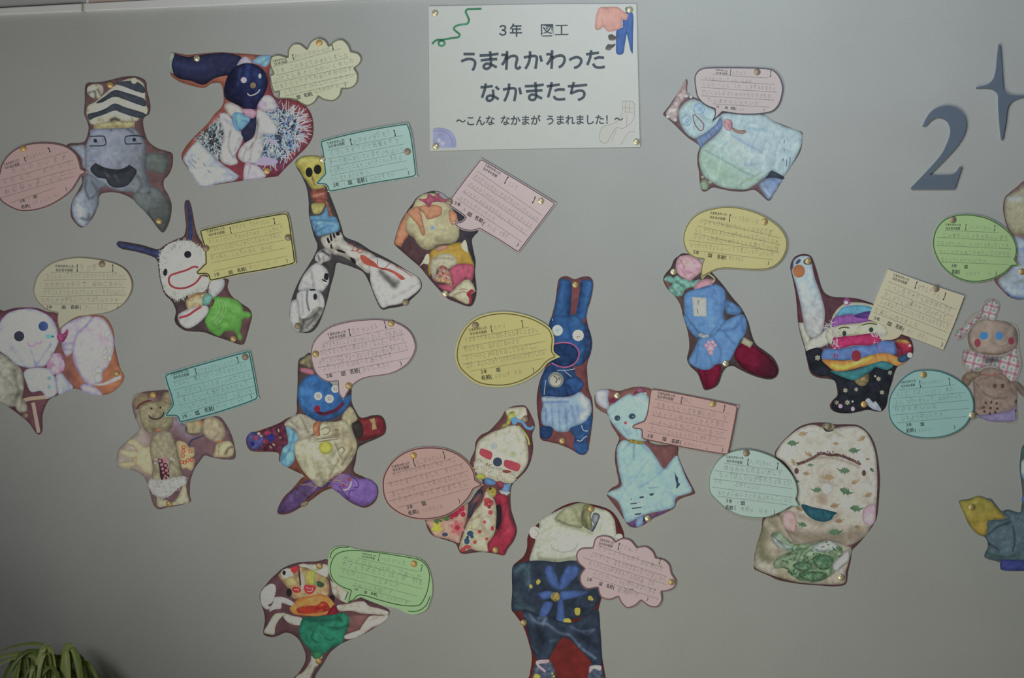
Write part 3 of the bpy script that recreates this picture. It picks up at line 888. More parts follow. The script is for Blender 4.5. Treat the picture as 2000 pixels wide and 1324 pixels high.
note(FT, "148,1040 155,930 200,840 270,760 360,705 460,692 560,700 660,735 750,790 820,860 855,950 858,1020 848,1050* 900,1080* 830,1085* 790,1150 720,1205 620,1245 490,1262 360,1250 250,1205 175,1130", (122,164,152),
 'blue-green oval note pinned left of the gingerbread-like doll', """
うまれかわった|240,808,378,790,22
なかまの名前|252,840,370,825,22
【|392,836,420,832,54
】|652,812,680,808,52
~がおつきかえさく|425,820,600,800,34
-|235,860,700,818
-|185,932,785,880
-|180,1000,810,945
-|180,1070,820,1012
-|220,1134,800,1080
~よくじ、フは、いっとと 海の|215,915,690,868,44
~よい、つりーそもいて、はみがいんち|200,985,760,925,42
~なかまがいいな|200,1040,560,1010,44
~ 心のよう中いくてす。|215,1120,645,1080,44
３年|290,1165,340,1160,30
組|412,1158,446,1154,30
名前|295,1215,360,1205,34
(|372,1208,390,1206,34
~まのなさと|395,1210,520,1195,34
)|700,1180,718,1178,34""", border=(4,1.6,(54,92,94)), tacks=[(437,733,'brass thumbtack at the top of the blue-green oval note',0),(843,1068,'bright brass thumbtack at the right tip of the blue-green oval note',1)])

note(FR, "52,520 65,450 110,370 180,315 270,288 360,288 450,312 540,355 620,430 670,510 685,590 672,640* 700,695* 640,690* 560,735 470,768 380,772 270,755 180,710 100,640 60,590", (150,176,156),
 'pale mint oval note overlapping the left side of the dinosaur-print doll', """
うまれかわった|168,344,300,355,20
なかまの名前|175,372,290,388,20
【|308,392,335,394,44
】|535,420,560,423,42
~け、けんちゃん|340,385,500,405,40
-|160,383,580,438
-|92,435,640,505
-|80,495,655,566
-|75,555,650,628
-|108,618,615,682
~作はみんなのえいがして|155,428,580,475,42
~なってほしいなが作れうともとい|120,478,650,545,40
~だれ   上手てにいい|85,520,415,575,38
~あたまにぬいでどらおぶのとこになど|110,605,650,668,38
３年|168,662,215,668,28
~2|250,672,270,675,28
組|275,678,308,682,28
名前|165,708,222,716,30
(|238,712,255,714,32
~木秋ゅ ゆき|275,722,475,748,38
)|522,745,538,747,32""", border=(2,1.1,(96,120,104)), base=0.0052, tacks=[(318,310,'dull brass thumbtack at the top of the pale mint oval note',2)])

note(FU, "105,680 130,560 200,465 300,415 420,398 540,408 660,440 780,505 880,590 935,690 945,780 925,850* 960,895 985,912* 890,918* 820,985 700,1045 560,1075 430,1065 300,1010 190,910 125,790", (128,162,100),
 'grass green oval note below the number 2 by the wall\'s right side', """
うまれかわった|225,512,390,515,22
なかまの名前|235,552,378,552,26
【|410,552,440,554,58
】|710,562,740,566,58
~ふかしおりごちゃん|460,545,690,560,40
-|225,560,760,583
-|150,630,860,665
-|148,710,890,745
-|165,788,885,825
-|190,875,860,900
~このませいに上まのなんいまち|200,632,860,655,50
~の王きがらいなに、たっけくはおくなくてそ|150,705,860,730,48
~つくしはでるめこうせれいてくれでも|160,790,880,815,48
~をこってくれやでいいです。|190,868,665,885,46
３年|285,925,342,930,36
組|415,935,452,938,36
名前|290,985,360,992,42
(|372,985,392,987,42
~ふかたり  ひ|430,1000,690,1005,40
)|735,1000,755,1002,40""", border=(9,1.6,(60,88,60)), tacks=[(305,455,'dull brass thumbtack at the upper left of the grass green oval note',2)])
# ------------------------------------------------------------------ cut-out photos of the dolls
BK = (92,62,64)
# grey doll in a striped hat
d = cutout(FA, "690,128 760,125 850,110 950,85 1040,76 1110,92 1145,125 1150,180 1165,240 1178,310 1170,370 1130,400 1120,440 1135,520 1165,590 1230,640 1310,665 1352,690 1350,780 1320,850 1285,890 1285,950 1320,1010 1345,1090 1335,1190 1305,1270 1275,1300 1240,1270 1180,1190 1110,1110 1040,1040 960,1000 880,985 800,995 775,1030 760,1110 730,1180 680,1240 640,1262 600,1235 560,1180 555,1110 575,1040 620,960 645,890 600,780 530,640 540,605 620,600 665,585 685,540 695,480 680,420 660,370 665,280 665,200 670,150", (92,68,70), 'cut-out photo of a grey fabric doll in a black and cream striped hat', )
d.shape('fin', (128,136,150), "545,625* 600,618 668,628 672,790 650,775 640,720 600,670")
d.shape('fin', (88,98,96), "1140,690 1240,680 1308,690 1322,760 1292,835 1210,825 1145,795", b=[((60,68,66),30,.6,"1300,700 1310,800")])
d.shape('leg', (130,140,154), "668,860 710,835 760,870 830,900 832,940 780,958 775,1010 770,1090 725,1170 690,1235 645,1252 590,1205 562,1110 585,1030 640,960", grad=((98,108,120),600,1050,780,1000), b=[((60,68,78),8,.8,"680,890 670,960 700,1040"),((60,68,78),8,.7,"720,900 760,980 720,1030"),((165,172,180),18,.5,"620,1060 630,1180"),((70,76,84),14,.7,"640,1190 690,1200 700,1160")])
d.shape('leg', (96,106,106), "1045,1000 1080,950 1160,930 1240,960 1300,1020 1335,1100 1325,1200 1275,1292 1230,1245 1150,1150 1060,1062", grad=((66,72,70),1080,1000,1290,1220), b=[((52,58,58),14,.7,"1160,940 1170,990"),((52,58,58),12,.7,"1120,930 1130,990")])
hd = d.shape('head', (122,130,146), "722,492 900,484 1052,482* 1105,540 1140,620 1150,720 1145,800 1160,880 1180,960 1120,1000 1040,985 950,978 870,955 790,900 700,850 672,790 668,690 682,600 705,540", grad=((104,112,120),800,650,1160,800), b=[((72,80,86),26,.6,"1140,650 1130,800 1150,930"),((140,148,160),60,.4,"880,620 900,700"),((70,76,80),10,.7,"1080,860 1110,920 1080,985"),((160,170,180),16,.5,"760,900 820,940"),((66,72,80),7,.8,"720,880 770,960"),((64,70,78),8,.7,"875,490 870,505"),((66,72,78),8,.7,"1000,492 1080,545")])
d.shape('mouth', (50,54,62), "708,805 750,755* 820,790 900,805 960,800 1015,770* 1072,815 1050,870 1000,930 920,950 860,930 830,880* 760,865", parent=hd, b=[((90,94,104),10,.6,"815,810 850,860"),((90,94,104),8,.5,"900,850 930,900"),((28,30,36),14,.5,"780,800 900,835 1020,800")])
d.lines('eye', (40,48,60), 9, ["705,548 800,545 822,560 822,616 700,622", "988,610 980,570 1000,545 1100,545 1140,565", "988,608 1115,604"], parent=hd)
d.flat('eye', (34,42,58), [ell(748,582,15), ell(1052,573,15)], parent=hd)
h = d.shape('hat', (178,176,148), "690,310 740,280 800,232 880,165 950,118 1040,92 1110,118 1135,170 1140,260 1152,330 1148,380 1095,405* 1060,432 960,425 860,432 760,455 712,450 695,420 678,370", n=.12, b=[((140,136,104),16,.6,"700,400 760,420 900,400"),((120,118,90),8,.7,"780,380 770,430"),((120,118,90),8,.7,"1030,395 1040,425"),((40,42,46),12,.8,"870,420 905,408 930,420")])
for q in ["900,132 1000,112 1080,122 1132,165 1132,207 1060,192 980,160", "755,285 820,235 900,185 1000,208 1100,240 1137,262 1140,312 1060,290 980,260 895,238 800,282", "688,375 760,355 830,328 900,290 980,318 1080,348 1148,375 1110,405 1040,392 950,362 900,345 820,375 740,402 700,420"]:
    d.shape('hat_stripe', (56,62,72), q, parent=h, n=.2, e=.1)
d.shape('pompom', (176,172,146), "690,160 740,138 800,148 810,200 775,250 725,245 686,210", n=.3, ns=8, b=[((66,66,70),9,.8,"700,205 740,195 750,240"),((66,66,70),9,.7,"770,180 790,230"),((60,60,64),12,.8,"735,265 745,320")])
d.flat('pompom', (172,166,132), [ell(1052,112,24), ell(1140,342,18,30)])
d.shape('hat_band', (170,160,112), "735,450* 900,430* 1060,425* 1056,478* 900,484* 736,488*", n=.2, ns=8, b=[((130,116,70),6,.5,"740,470 1050,462")])
d.tack(865,145,'brass thumbtack at the top of the striped-hat doll cut-out',3); d.tack(1247,1210,'brass thumbtack at the lower right foot of the striped-hat doll',0)

# dark blue-headed doll with tinsel wings
d = cutout(FB, "55,193 120,192 200,205 350,190 480,183 640,192 800,205 890,210 905,260 880,330 885,420 900,500 940,560 1060,575 1160,610 1225,690 1247,790 1238,890 1190,970 1120,1040 1020,1140 950,1215* 860,1225 700,1245 500,1275 320,1303* 270,1250 200,1150 148,1060 170,990 230,910 290,850 370,770 420,700 480,640 500,580 490,480 470,440 400,440 330,478 200,450 120,420 60,370 50,300", (122,52,60), 'cut-out photo of a dark blue-headed rabbit doll with tinsel wings', grad=((150,84,66),800,700,480,430), b=[((110,44,50),60,.6,"1100,700 1200,900"),((100,40,70),60,.6,"900,1180 1000,1100")])
s = d.shape('sleeve', (40,44,74), "72,195 200,218 330,200 480,185 600,200 650,230 630,290 560,370 510,375 420,400 330,452 230,420 130,400 80,360 62,290", b=[((52,60,104),24,.6,"100,280 250,310 400,290"),((24,26,44),26,.6,"130,390 330,430 520,370")], e=.3)
d.shape('cuff', (150,170,152), "48,196 88,194 66,285 80,355 55,345 46,290", parent=s)
d.shape('ear', (172,166,186), "612,292 640,240 682,215 722,242 728,272 665,280")
d.shape('ear', (112,160,196), "735,262 790,215 850,206 892,212 885,260 848,302 800,285", b=[((70,100,150),8,.7,"800,290 880,225")])
hd = d.shape('head', (30,34,66), "620,290 700,270 780,290 840,340 868,420 852,500 800,600 762,655 690,655 600,612 520,570 502,500 520,410 560,340", n=.3, b=[((44,62,120),22,.7,"700,290 690,420"),((40,56,108),30,.6,"740,320 800,440 780,560"),((20,22,40),30,.6,"560,360 540,540 640,620"),((50,66,120),12,.5,"640,330 620,450")])
d.flat('button_eye', (196,156,182), [ell(667,412,25)], parent=hd); d.flat('eye', (150,176,198), [ell(802,378,13,21)], parent=hd)
d.flat('button_nose', (112,98,76), [ell(744,457,25)], parent=hd, n=.3)
d.lines('mouth', (190,160,160), 9, ["697,522 715,540 750,535 785,515 802,488"], parent=hd)
d.shape('tinsel_wing', (52,58,78), "830,860 870,680 960,650 1060,700 1120,800 1110,930 1000,1050 900,1100 820,1060 800,980", n=.7, ns=6, e=0, b=[((120,60,66),30,.6,"1060,860 1100,870")])
d.spikes('tinsel', [(160,180,205),(120,150,190),(176,190,205),(60,66,90),(90,120,170),(150,160,185)], "830,860 870,660 960,640 1080,700 1130,800 1120,930 1010,1060 900,1110 820,1060", 420, 70, 9, jitter=1.4)
d.spikes('tinsel', [(170,170,190),(190,180,190),(150,150,180)], "960,630 1100,640 1180,720 1205,850 1190,940 1120,1010 1010,1090 980,1060 1060,960 1100,830 1060,700", 130, 80, 8, center=(1000,820), jitter=.3)
d.shape('tinsel_wing', (56,60,66), "270,930 330,850 440,770 490,820 480,950 470,1060 420,1070 340,990", n=.7, ns=6, e=0)
d.spikes('tinsel', [(150,165,165),(120,140,150),(176,186,180),(50,54,60)], "270,900 330,840 400,780 470,770 495,900 470,1050 420,1060 330,960", 240, 62, 8, center=(430,900), jitter=1.0, seed=5)
d.shape('collar', (164,160,156), "505,622 560,600 640,640 665,680 600,722 540,702", b=[((186,180,150),20,.6,"540,640 560,680")])
d.shape('body', (170,172,178), "468,700 520,688 570,740 590,800 640,840 662,890 640,960 600,1040 620,1100 560,1125 490,1100 468,1040 488,950 500,860 480,780", b=[((110,110,112),8,.7,"560,830 540,960 580,1060"),((190,184,166),20,.6,"520,950 510,1060"),((120,124,130),9,.6,"630,900 590,1000"),((140,140,150),10,.6,"500,720 560,800")])
d.shape('body', (40,42,70), "648,842 720,740 770,715 772,800 745,882 680,935 662,890", n=.2)
d.shape('body', (172,170,172), "780,660 860,690 940,790 950,852 880,870 838,860 830,900 832,980 800,1080 740,1115 650,1090 618,1040 640,980 680,935 750,885 772,790", b=[((120,116,112),7,.8,"790,740 770,900 700,1000"),((110,108,108),7,.7,"740,930 720,1080"),((110,108,110),7,.7,"690,980 660,1060"),((190,188,180),22,.5,"860,760 900,840"),((150,150,160),12,.6,"810,860 790,1020")])
d.shape('collar', (176,168,182), "778,640 835,545 900,548 942,610 930,660 850,668", b=[((150,120,170),18,.6,"790,640 840,600"),((150,160,140),16,.5,"880,570 920,610")])
d.shape('brooch', (100,152,188), "568,720 600,680 690,705 722,740 680,800 630,838 588,800", b=[((60,100,140),7,.7,"600,700 610,780 640,830"),((60,100,140),6,.6,"650,750 700,760")])
d.shape('brooch', (188,140,162), "655,658 740,655 778,690 742,732 680,702", b=[((150,100,120),7,.6,"700,690 740,700 750,720")])
p = d.shape('cloth_foot', (162,172,188), "268,930 330,960 420,1050 500,1120 560,1160 632,1212* 590,1252 480,1272 325,1300 250,1230 190,1120 165,1060", b=[((130,136,152),14,.5,"430,1080 560,1200 590,1240"),((186,190,196),40,.5,"300,1030 330,1180")])
d.lines('stitched_label', (90,92,104), 5, ["235,1070 250,1090", "255,1085 275,1105", "285,1062 295,1075", "205,1085 270,1150", "330,1105 350,1135", "365,1160 392,1190"], parent=p)
d.shape('cloth_foot', (176,170,192), "680,1112 740,1100 800,1140 848,1195 842,1225 700,1243 664,1240", b=[((170,110,120),7,.7,"690,1115 750,1112"),((130,124,150),8,.6,"720,1130 700,1220")])
d.flat('ribbon', (150,140,180), ["770,1115 830,1050 950,1085 910,1120", "865,900 900,900 935,930 900,950"])
d.tack(278,232,'brass thumbtack on the dark sleeve of the tinsel-winged doll',1); d.tack(862,1170,'bright brass thumbtack at the foot of the tinsel-winged doll',3)

# fluffy white alien
d = cutout(FC, "35,430 50,405 100,408 250,435 340,462 400,470 460,430 540,390 610,360 630,300 632,250 620,130 625,60 655,50 680,110 705,250 725,330 760,400 800,430 800,640 850,700 940,720 1000,735 990,800 1030,880 1110,940 1180,990 1200,1050 1175,1150 1150,1240 1130,1288 1090,1292 1000,1260 880,1220 780,1185 680,1180 620,1170 560,1130 535,1080 545,1000 510,920 450,860 420,780 400,680 385,570 330,530 200,492 80,468", (94,62,64), 'cut-out photo of a fluffy white doll with two blue antennae, red mouth', grad=((66,52,54),1000,700,560,1000))
d.shape('antenna', (52,60,104), "42,418 70,415 200,440 330,468 425,488 430,550 330,520 200,480 60,452", n=.3, ns=5, b=[((90,80,110),5,.5,"60,430 400,510")])
d.shape('antenna', (50,64,110), "638,70 655,68 672,150 685,250 690,330 672,415 648,412 652,300 650,180", n=.3, ns=5)
hd = d.shape('head', (176,180,166), "430,480 480,430 540,405 620,395 690,410 740,450 800,480 805,640 740,690 830,720 815,800 760,850 660,860 580,900 500,885 450,830 425,760 410,680 405,560", n=.14, ns=5, e=.1, b=[((196,198,186),50,.6,"600,480 560,620"),((140,142,124),20,.4,"500,840 650,860 800,780"),((188,186,166),30,.4,"560,750 700,720")])
d.spikes('head_fluff', [(184,186,172),(168,172,156),(192,194,184)], "430,480 480,430 540,408 620,398 690,410 740,450 760,480 640,460 520,500 460,640 470,800 560,860 780,780 800,820 660,880 580,905 500,890 450,840 425,760 412,680 405,560", 300, 26, 7, center=(600,650), jitter=.5, parent=hd)
d.spikes('head_wool', [(186,188,174),(170,172,154),(180,182,170)], "460,470 620,420 760,470 790,640 700,840 500,840 440,700", 260, 24, 4, jitter=1.5, parent=hd, seed=3)
d.flat('button_eye', (30,34,46), [ell(648,516,31), ell(455,670,18,32,8)], parent=hd)
d.lines('mouth', (150,50,60), 17, ["738,628 700,622 640,650 560,675 505,695 485,730 500,780 560,808 640,800 710,765 750,720 762,700"], parent=hd, n=.15)
d.shape('arm', (168,172,176), "840,735 900,728 962,735 958,800 920,850 870,888 830,870", n=.12)
d.shape('scarf', (170,150,104), "640,900 700,850 790,845 830,870 820,910 760,960 690,980 650,985 632,940", n=.25, ns=6, b=[((110,78,50),10,.7,"650,900 730,860 790,850"),((190,180,150),14,.6,"680,930 750,910")])
d.shape('bow', (96,150,136), "780,880 820,850 860,870 870,920 830,950 775,945", n=.25, ns=6)
a = d.shape('arm', (172,172,170), "565,1040 620,1000 700,970 800,955 830,990 800,1050 740,1110 670,1150 620,1145 575,1100", n=.12)
d.lines('arm_stripe', (158,52,62), 20, ["575,1062 650,1040 710,1000 765,965"], parent=a)
b = d.shape('body', (84,150,60), "850,930 880,880 940,882 1020,890 1080,915 1120,960 1125,1000* 1180,1015 1195,1040 1170,1070* 1125,1070 1112,1130 1098,1180* 1118,1230 1100,1262 1085,1250 1060,1190 1020,1175 960,1185 925,1220 880,1205 830,1165 800,1110 800,1060 830,1000", n=.1, b=[((64,130,44),40,.5,"860,1150 1000,1160 1080,1120"),((110,180,84),30,.5,"1000,940 1080,1000"),((70,140,50),12,.5,"1030,1060 1000,1140")])
d.lines('body_ribbing', (120,168,96), 6, ["930,900 955,960 945,1010 920,1060 870,1110", "955,905 980,970 965,1020 940,1070 890,1120", "905,905 925,960 915,1010 890,1050 850,1085"], parent=b)
d.shape('drawstring', (110,74,50), "845,920 865,895 880,910 870,950 850,970 838,960", n=.2)
d.tack(1042,1242,'brass thumbtack at the bottom of the fluffy alien doll cut-out',0)

# yellow big-eyed doll with newspaper-print legs
d = cutout(FD, "52,278 80,240 130,228 190,232 240,262 250,330 220,400 240,420 265,480 300,570 330,660 350,715 430,750 500,795 580,835 660,880 740,930 790,960 812,1000 800,1040 750,1090 700,1130 620,1145 570,1150 530,1080 500,1000 460,930 400,900 340,880 300,875 285,940 262,1020 240,1110 210,1200 180,1260 140,1292 80,1292 40,1270 18,1200 22,1130 40,1060 80,970 130,890 165,830 185,770 160,700 135,590 132,500 120,420 90,350", (66,62,64), 'cut-out photo of a long yellow-headed doll with newspaper-print legs', n=.12)
hd = d.shape('head', (166,156,66), "52,280 80,243 130,230 190,234 240,262 248,330 222,400 235,425 190,435 150,425 118,380 95,350 75,310", b=[((190,184,96),20,.6,"80,260 180,250"),((124,112,52),16,.5,"110,370 160,420 210,420"),((130,100,60),5,.7,"150,340 170,400")])
d.flat('button_eye', (30,32,34), [ell(135,328,21,30), ell(186,311,23,29)], parent=hd)
d.lines('mouth', (110,70,60), 4, ["150,345 165,400 182,408", "108,368 116,372"], parent=hd)
d.shape('neckerchief', (140,74,62), "145,440 190,430 235,425 245,470 240,510 200,515 155,495", n=.4, ns=6, b=[((170,120,100),6,.7,"150,470 230,455"),((90,44,44),6,.7,"160,490 235,490")])
d.shape('shirt', (168,160,86), "150,520 200,512 230,520 215,560 190,580 160,572", n=.2)
d.shape('scarf_tail', (150,96,74), "230,500 250,510 275,580 290,600 262,602", n=.3, ns=6)
d.shape('overalls', (88,140,176), "140,595 165,590 210,580 240,530 248,560 255,590 296,600 320,665 290,690 240,700 190,712 165,680 150,640", n=.2, ns=8, b=[((130,170,196),6,.6,"160,660 200,630 290,640"),((54,96,130),6,.7,"170,690 250,650"),((54,96,130),6,.7,"145,615 290,618"),((50,86,120),5,.6,"180,620 175,690")])
l = d.shape('leg', (168,164,152), "205,725 260,700 325,690 350,740 420,780 500,810 545,850 520,900 490,935 440,900 400,870 340,835 280,820 235,790", n=.2, ns=9, b=[((110,106,92),9,.6,"270,780 330,800 400,860"),((190,186,170),12,.6,"300,740 420,830")])
d.flat('newsprint', (36,34,36), ["258,700 268,700 276,740 266,742", "276,695 286,694 294,722 284,725", "296,690 316,688 320,706 300,708", "240,722 250,720 262,752 250,756", "300,790 340,800 355,815 310,805", "380,840 410,850 415,880 395,870", "262,762 270,760 276,790 266,785"], parent=l)
l = d.shape('leg', (180,178,172), "485,850 545,840 640,880 740,930 788,960 808,1000 795,1035 740,1080 690,1115 620,1130 572,1140 530,1065 505,990 500,930", n=.08, b=[((90,88,84),22,.45,"600,960 660,985 640,1000"),((60,60,62),16,.7,"565,925 600,960 650,1010"),((150,146,140),12,.7,"600,1110 680,1060 790,1000"),((200,200,198),16,.5,"580,1120 700,1090 790,1020"),((90,92,80),10,.6,"600,960 640,1000 670,990")])
d.flat('red_lettering', (168,72,56), ["445,825 470,830 500,850 530,870 560,900 600,910 580,915 520,895 470,880 445,850", "560,900 620,910 680,940 712,968 690,975 640,935 590,915"], parent=l, n=.2)
d.lines('red_lettering', (160,70,60), 5, ["365,758 400,770 395,800", "385,800 420,800 425,785", "430,790 455,792 450,812 428,808 430,790", "590,905 622,872", "545,850 545,890", "650,888 712,925 752,955"], parent=l)
d.lines('newsprint', (40,42,44), 4, ["200,860 215,900 240,930", "212,855 228,900 250,925", "224,850 240,890 258,905", "188,870 200,910 225,940"], n=0)
l = d.shape('leg', (172,172,168), "170,850 185,810 230,785 262,805 265,850 220,870 200,880", n=.3, ns=7, b=[((40,42,44),8,.9,"215,800 260,830"),((50,50,52),5,.8,"190,830 200,860")])
l = d.shape('leg', (176,178,176), "100,950 150,890 190,875 240,910 255,960 250,1000 210,1050 170,1060 130,1030 70,1035", n=.1, b=[((130,130,128),8,.6,"150,930 160,1020"),((60,62,62),8,.8,"200,1045 225,1060")])
d.flat('newsprint', (34,36,38), ["230,935 252,940 248,975 225,968", "215,968 245,985 240,990 210,975"], parent=l)
l = d.shape('leg', (178,180,180), "70,1050 125,1030 185,1035 222,1080 225,1140 180,1150 150,1180 100,1220 78,1190 60,1100", n=.08, b=[((50,56,70),5,.9,"125,1040 122,1100 135,1160"),((130,130,126),9,.6,"90,1060 100,1180"),((140,138,130),12,.6,"190,1060 200,1130")])
d.flat('newsprint', (36,44,58), [ell(172,1076,12,20), "135,1032 170,1028 175,1038 140,1040"], parent=l)
l = d.shape('leg', (172,176,174), "28,1108 70,1100 78,1180 78,1290* 45,1275 20,1215", n=.05)
d.shape('leg', (150,150,142), "80,1215 120,1200 180,1140 222,1150 200,1200 150,1270 110,1288 82,1285", n=.3, ns=8, b=[((60,60,58),9,.8,"100,1220 150,1200 200,1150"),((70,70,66),9,.7,"120,1260 190,1180"),((50,50,50),10,.7,"90,1275 100,1230")])
d.tack(715,1110,'brass thumbtack at the right foot of the newspaper-legged doll',2); d.tack(68,1252,'brass thumbtack at the left foot of the newspaper-legged doll',2)

# orange-haired doll in mustard and pink
d = cutout(FE, "195,420 230,370 300,330 380,312 450,335 520,400 600,470 660,560 740,640 715,680 690,720 700,800 720,900 715,1000 728,1140 715,1220 685,1270 640,1270 560,1240 490,1210 430,1150 340,1050 260,950 180,880 100,810 48,760 45,730 70,640 100,560 150,480", (86,58,62), 'cut-out photo of an orange-haired cream doll in mustard and pink', grad=((56,54,62),100,900,600,500))
d.shape('hair', (190,120,86), "48,740 70,650 100,570 150,490 165,530 150,600 160,680 130,720 100,780* 60,762", n=.15)
d.shape('hair', (156,156,156), "380,318 440,330 500,385 480,400 420,350", n=.1)
hd = d.shape('head', (170,164,122), "195,450 230,380 300,335 390,335 470,400 540,480 575,560 585,640 580,700 540,745 460,755 400,770 340,805 280,790 235,750 205,700 160,670 138,610 142,550 165,500", n=.08, b=[((124,116,84),26,.6,"240,740 340,790 400,760"),((120,112,84),22,.5,"400,720 520,730 575,690"),((130,120,90),12,.5,"160,660 220,690"),((186,182,140),40,.4,"380,560 480,640")])
for q in ["158,490 230,440 260,470 300,650 300,678 272,680 240,600", "240,450 330,425 430,440 440,500 400,530 320,548 290,500", "500,470 560,500 565,560 535,600 505,560"]:
    d.shape('hair_patch', (190,128,92), q, parent=hd, n=.08)
d.flat('nose', (110,150,186), [ell(363,618,17,16)], parent=hd)
d.shape('bow', (186,88,112), "243,380 310,375 325,330 370,355 415,325 425,365 490,385 470,405 370,405 330,450 300,415", n=.2, b=[((140,60,84),8,.6,"300,400 340,430"),((140,60,84),6,.6,"370,370 440,400")])
b = d.shape('dress', (176,140,50), "338,830 400,780 500,760 580,740 630,760 670,830 712,935* 640,920 560,930 500,960 400,900 360,960 340,1020 325,960 328,900", n=.1, b=[((140,104,40),12,.6,"350,850 360,940")])
d.shape('belly', (176,172,142), "345,900 400,850 480,830 550,860 565,920 500,960 460,1000 410,960 380,1040 350,1000", n=.12, b=[((120,114,90),8,.6,"380,880 440,870 530,880")])
d.shape('scarf', (192,140,110), "385,810 410,775 480,765 490,785 450,805 400,820", n=.15)
d.flat('collar_tip', (182,180,154), ["255,940 280,900 310,840 330,835 335,900 320,925 290,915", "600,770 630,720 645,740 660,825 640,820"])
d.shape('skirt', (182,80,104), "505,970 560,925 640,920 708,940 690,1060 640,1040 600,1080 540,1120 520,1150 460,1140 410,1100 470,1090 525,1100 520,1040", n=.12)
f = d.shape('flower_pattern', (176,130,110), "410,960 440,930 500,970 525,1080 520,1110 460,1080 400,1070 360,1040 380,1010 410,1000", n=.45, ns=4)
d.flat('flower', (160,60,70), [ell(430,950,12), ell(470,960,9), ell(450,1000,11), ell(490,1010,8), ell(480,1040,8), ell(425,1020,7)], parent=f, n=.2)
d.flat('flower', (190,150,80), [ell(450,1060,12), ell(420,1055,9), ell(490,1070,9), ell(400,1040,8)], parent=f, n=.2)
d.flat('flower', (110,150,170), [ell(388,1030,12), ell(470,975,6)], parent=f, n=.2)
l = d.shape('leg', (178,172,138), "495,1180 560,1110 620,1060 660,1050 700,1090 722,1150* 690,1170 680,1200 660,1255 600,1235 540,1200", n=.12, b=[((110,100,74),7,.7,"540,1180 620,1150 670,1180"),((190,186,156),14,.6,"560,1140 640,1090")])
d.flat('red_trim', (150,44,56), ["660,1150 690,1130 715,1150 690,1160 685,1190 690,1240 670,1255 668,1210 645,1175", "575,1140 620,1125 660,1138 620,1132"], parent=l, n=.2)
d.tack(468,1168,'bright brass thumbtack at the foot of the orange-haired doll',1)

# lilac rabbit doll lying on its back
d = cutout(FF, "-20,430 30,420 100,400 180,395 260,400 330,425 400,440 420,520 470,490 560,460 700,450 760,490 795,570 800,650 820,740 840,820 868,880 840,940 780,990 710,1008 640,990 560,970 500,965 400,1010 340,1045 300,1140 298,1240 285,1278 255,1275 200,1200 130,1140 60,1090 0,1050 -30,1030 -30,700", (92,56,62), 'cut-out photo of a lilac rabbit doll with one big ear, dark button eye', grad=((150,90,60),300,800,700,800), curl=0.0006)
d.lines('cross_stick', (150,130,104), 26, ["90,1075 200,1035 340,1020"]); d.lines('cross_stick', (150,130,116), 26, ["232,1060 255,1180 272,1270"])
d.shape('arm', (132,132,116), "-30,735 40,730 80,760 150,830 165,900 165,980 140,1050 80,1090 0,1060 -30,1040", n=.2, b=[((90,88,78),16,.7,"100,840 130,980"),((80,76,70),12,.6,"90,1060 130,1000"),((146,140,130),16,.5,"20,800 60,960")])
d.shape('sleeve_end', (140,136,120), "95,1050 160,1030 195,1110 140,1130 110,1090", n=.3, ns=7)
d.shape('face_trim', (120,60,100), "-20,520 0,470 60,430 150,400 220,398 300,425 370,460 400,500 380,500 300,440 200,410 100,430 30,480 0,560", n=.5, ns=5)
hd = d.shape('head', (158,162,186), "-20,560 0,500 50,440 130,412 220,405 300,430 360,470 398,540 410,620 400,660 360,740 320,800 260,810 190,815 110,790 60,740 0,700 -30,660", n=.08, b=[((120,122,160),16,.5,"70,650 150,770"),((110,112,150),9,.7,"210,680 240,760 250,800"),((110,112,150),9,.6,"360,650 260,790"),((176,182,200),50,.5,"150,500 260,520"),((130,132,172),18,.5,"350,480 400,600"),((188,150,176),10,.5,"190,650 205,690")])
e = d.flat('button_eye', (44,46,62), [ell(135,596,36)], parent=hd, n=.2); d.flat('button_eye', (52,72,124), [ell(304,526,34)], parent=hd, n=.25)
d.lines('mouth', (186,120,150), 13, ["192,642 210,662 235,665 255,645 275,648 298,625"], parent=hd)
d.flat('flower', (90,160,184), ["318,595 335,582 355,590 385,598 355,610 330,612", ell(370,596,10)], parent=hd, n=.2)
d.shape('ear', (152,146,176), "430,540 480,500 560,465 640,458 620,520 560,560 530,620 510,700 470,735 440,690 430,620", n=.1, b=[((110,100,140),9,.6,"460,650 520,640"),((120,112,146),9,.6,"450,690 500,690")])
r = d.shape('ear', (160,150,180), "530,600 580,540 640,470 690,460 740,490 780,560 798,640 790,720 760,800 720,850 715,910 640,938 600,925 550,850 515,770 510,690", n=.08, b=[((174,140,170),24,.6,"600,560 680,580 740,660"),((186,184,200),26,.5,"560,700 640,740"),((130,116,156),14,.6,"520,740 560,870 610,920"),((120,110,150),7,.6,"600,530 640,490")])
fl = [ell(750,580,18,30,20), ell(762,690,14,28,-20), ell(735,705,12,28,30), ell(735,745,20,16), ell(765,750,14,20), ell(690,835,26,22), ell(685,885,24,34)]
d.flat('flower_patch', (166,176,176), fl, parent=r, n=.1)
for q in fl: d.lines('flower_outline', (120,130,110), 3, [np.concatenate([q, q[:1]])], parent=r)
d.shape('bow', (150,60,104), "398,595 420,570 440,580 470,545* 480,560 468,600 445,635 420,640 405,615", n=.45, ns=5)
d.shape('scarf', (184,130,164), "330,800 350,750 370,715 430,720 450,770 450,830 400,862 345,850", n=.4, ns=6)
b = d.shape('body', (160,164,186), "168,850 220,818 330,820 380,870 400,950 395,1000 330,1030 290,980 220,985 190,930", n=.06, b=[((130,130,156),8,.6,"390,870 400,990")])
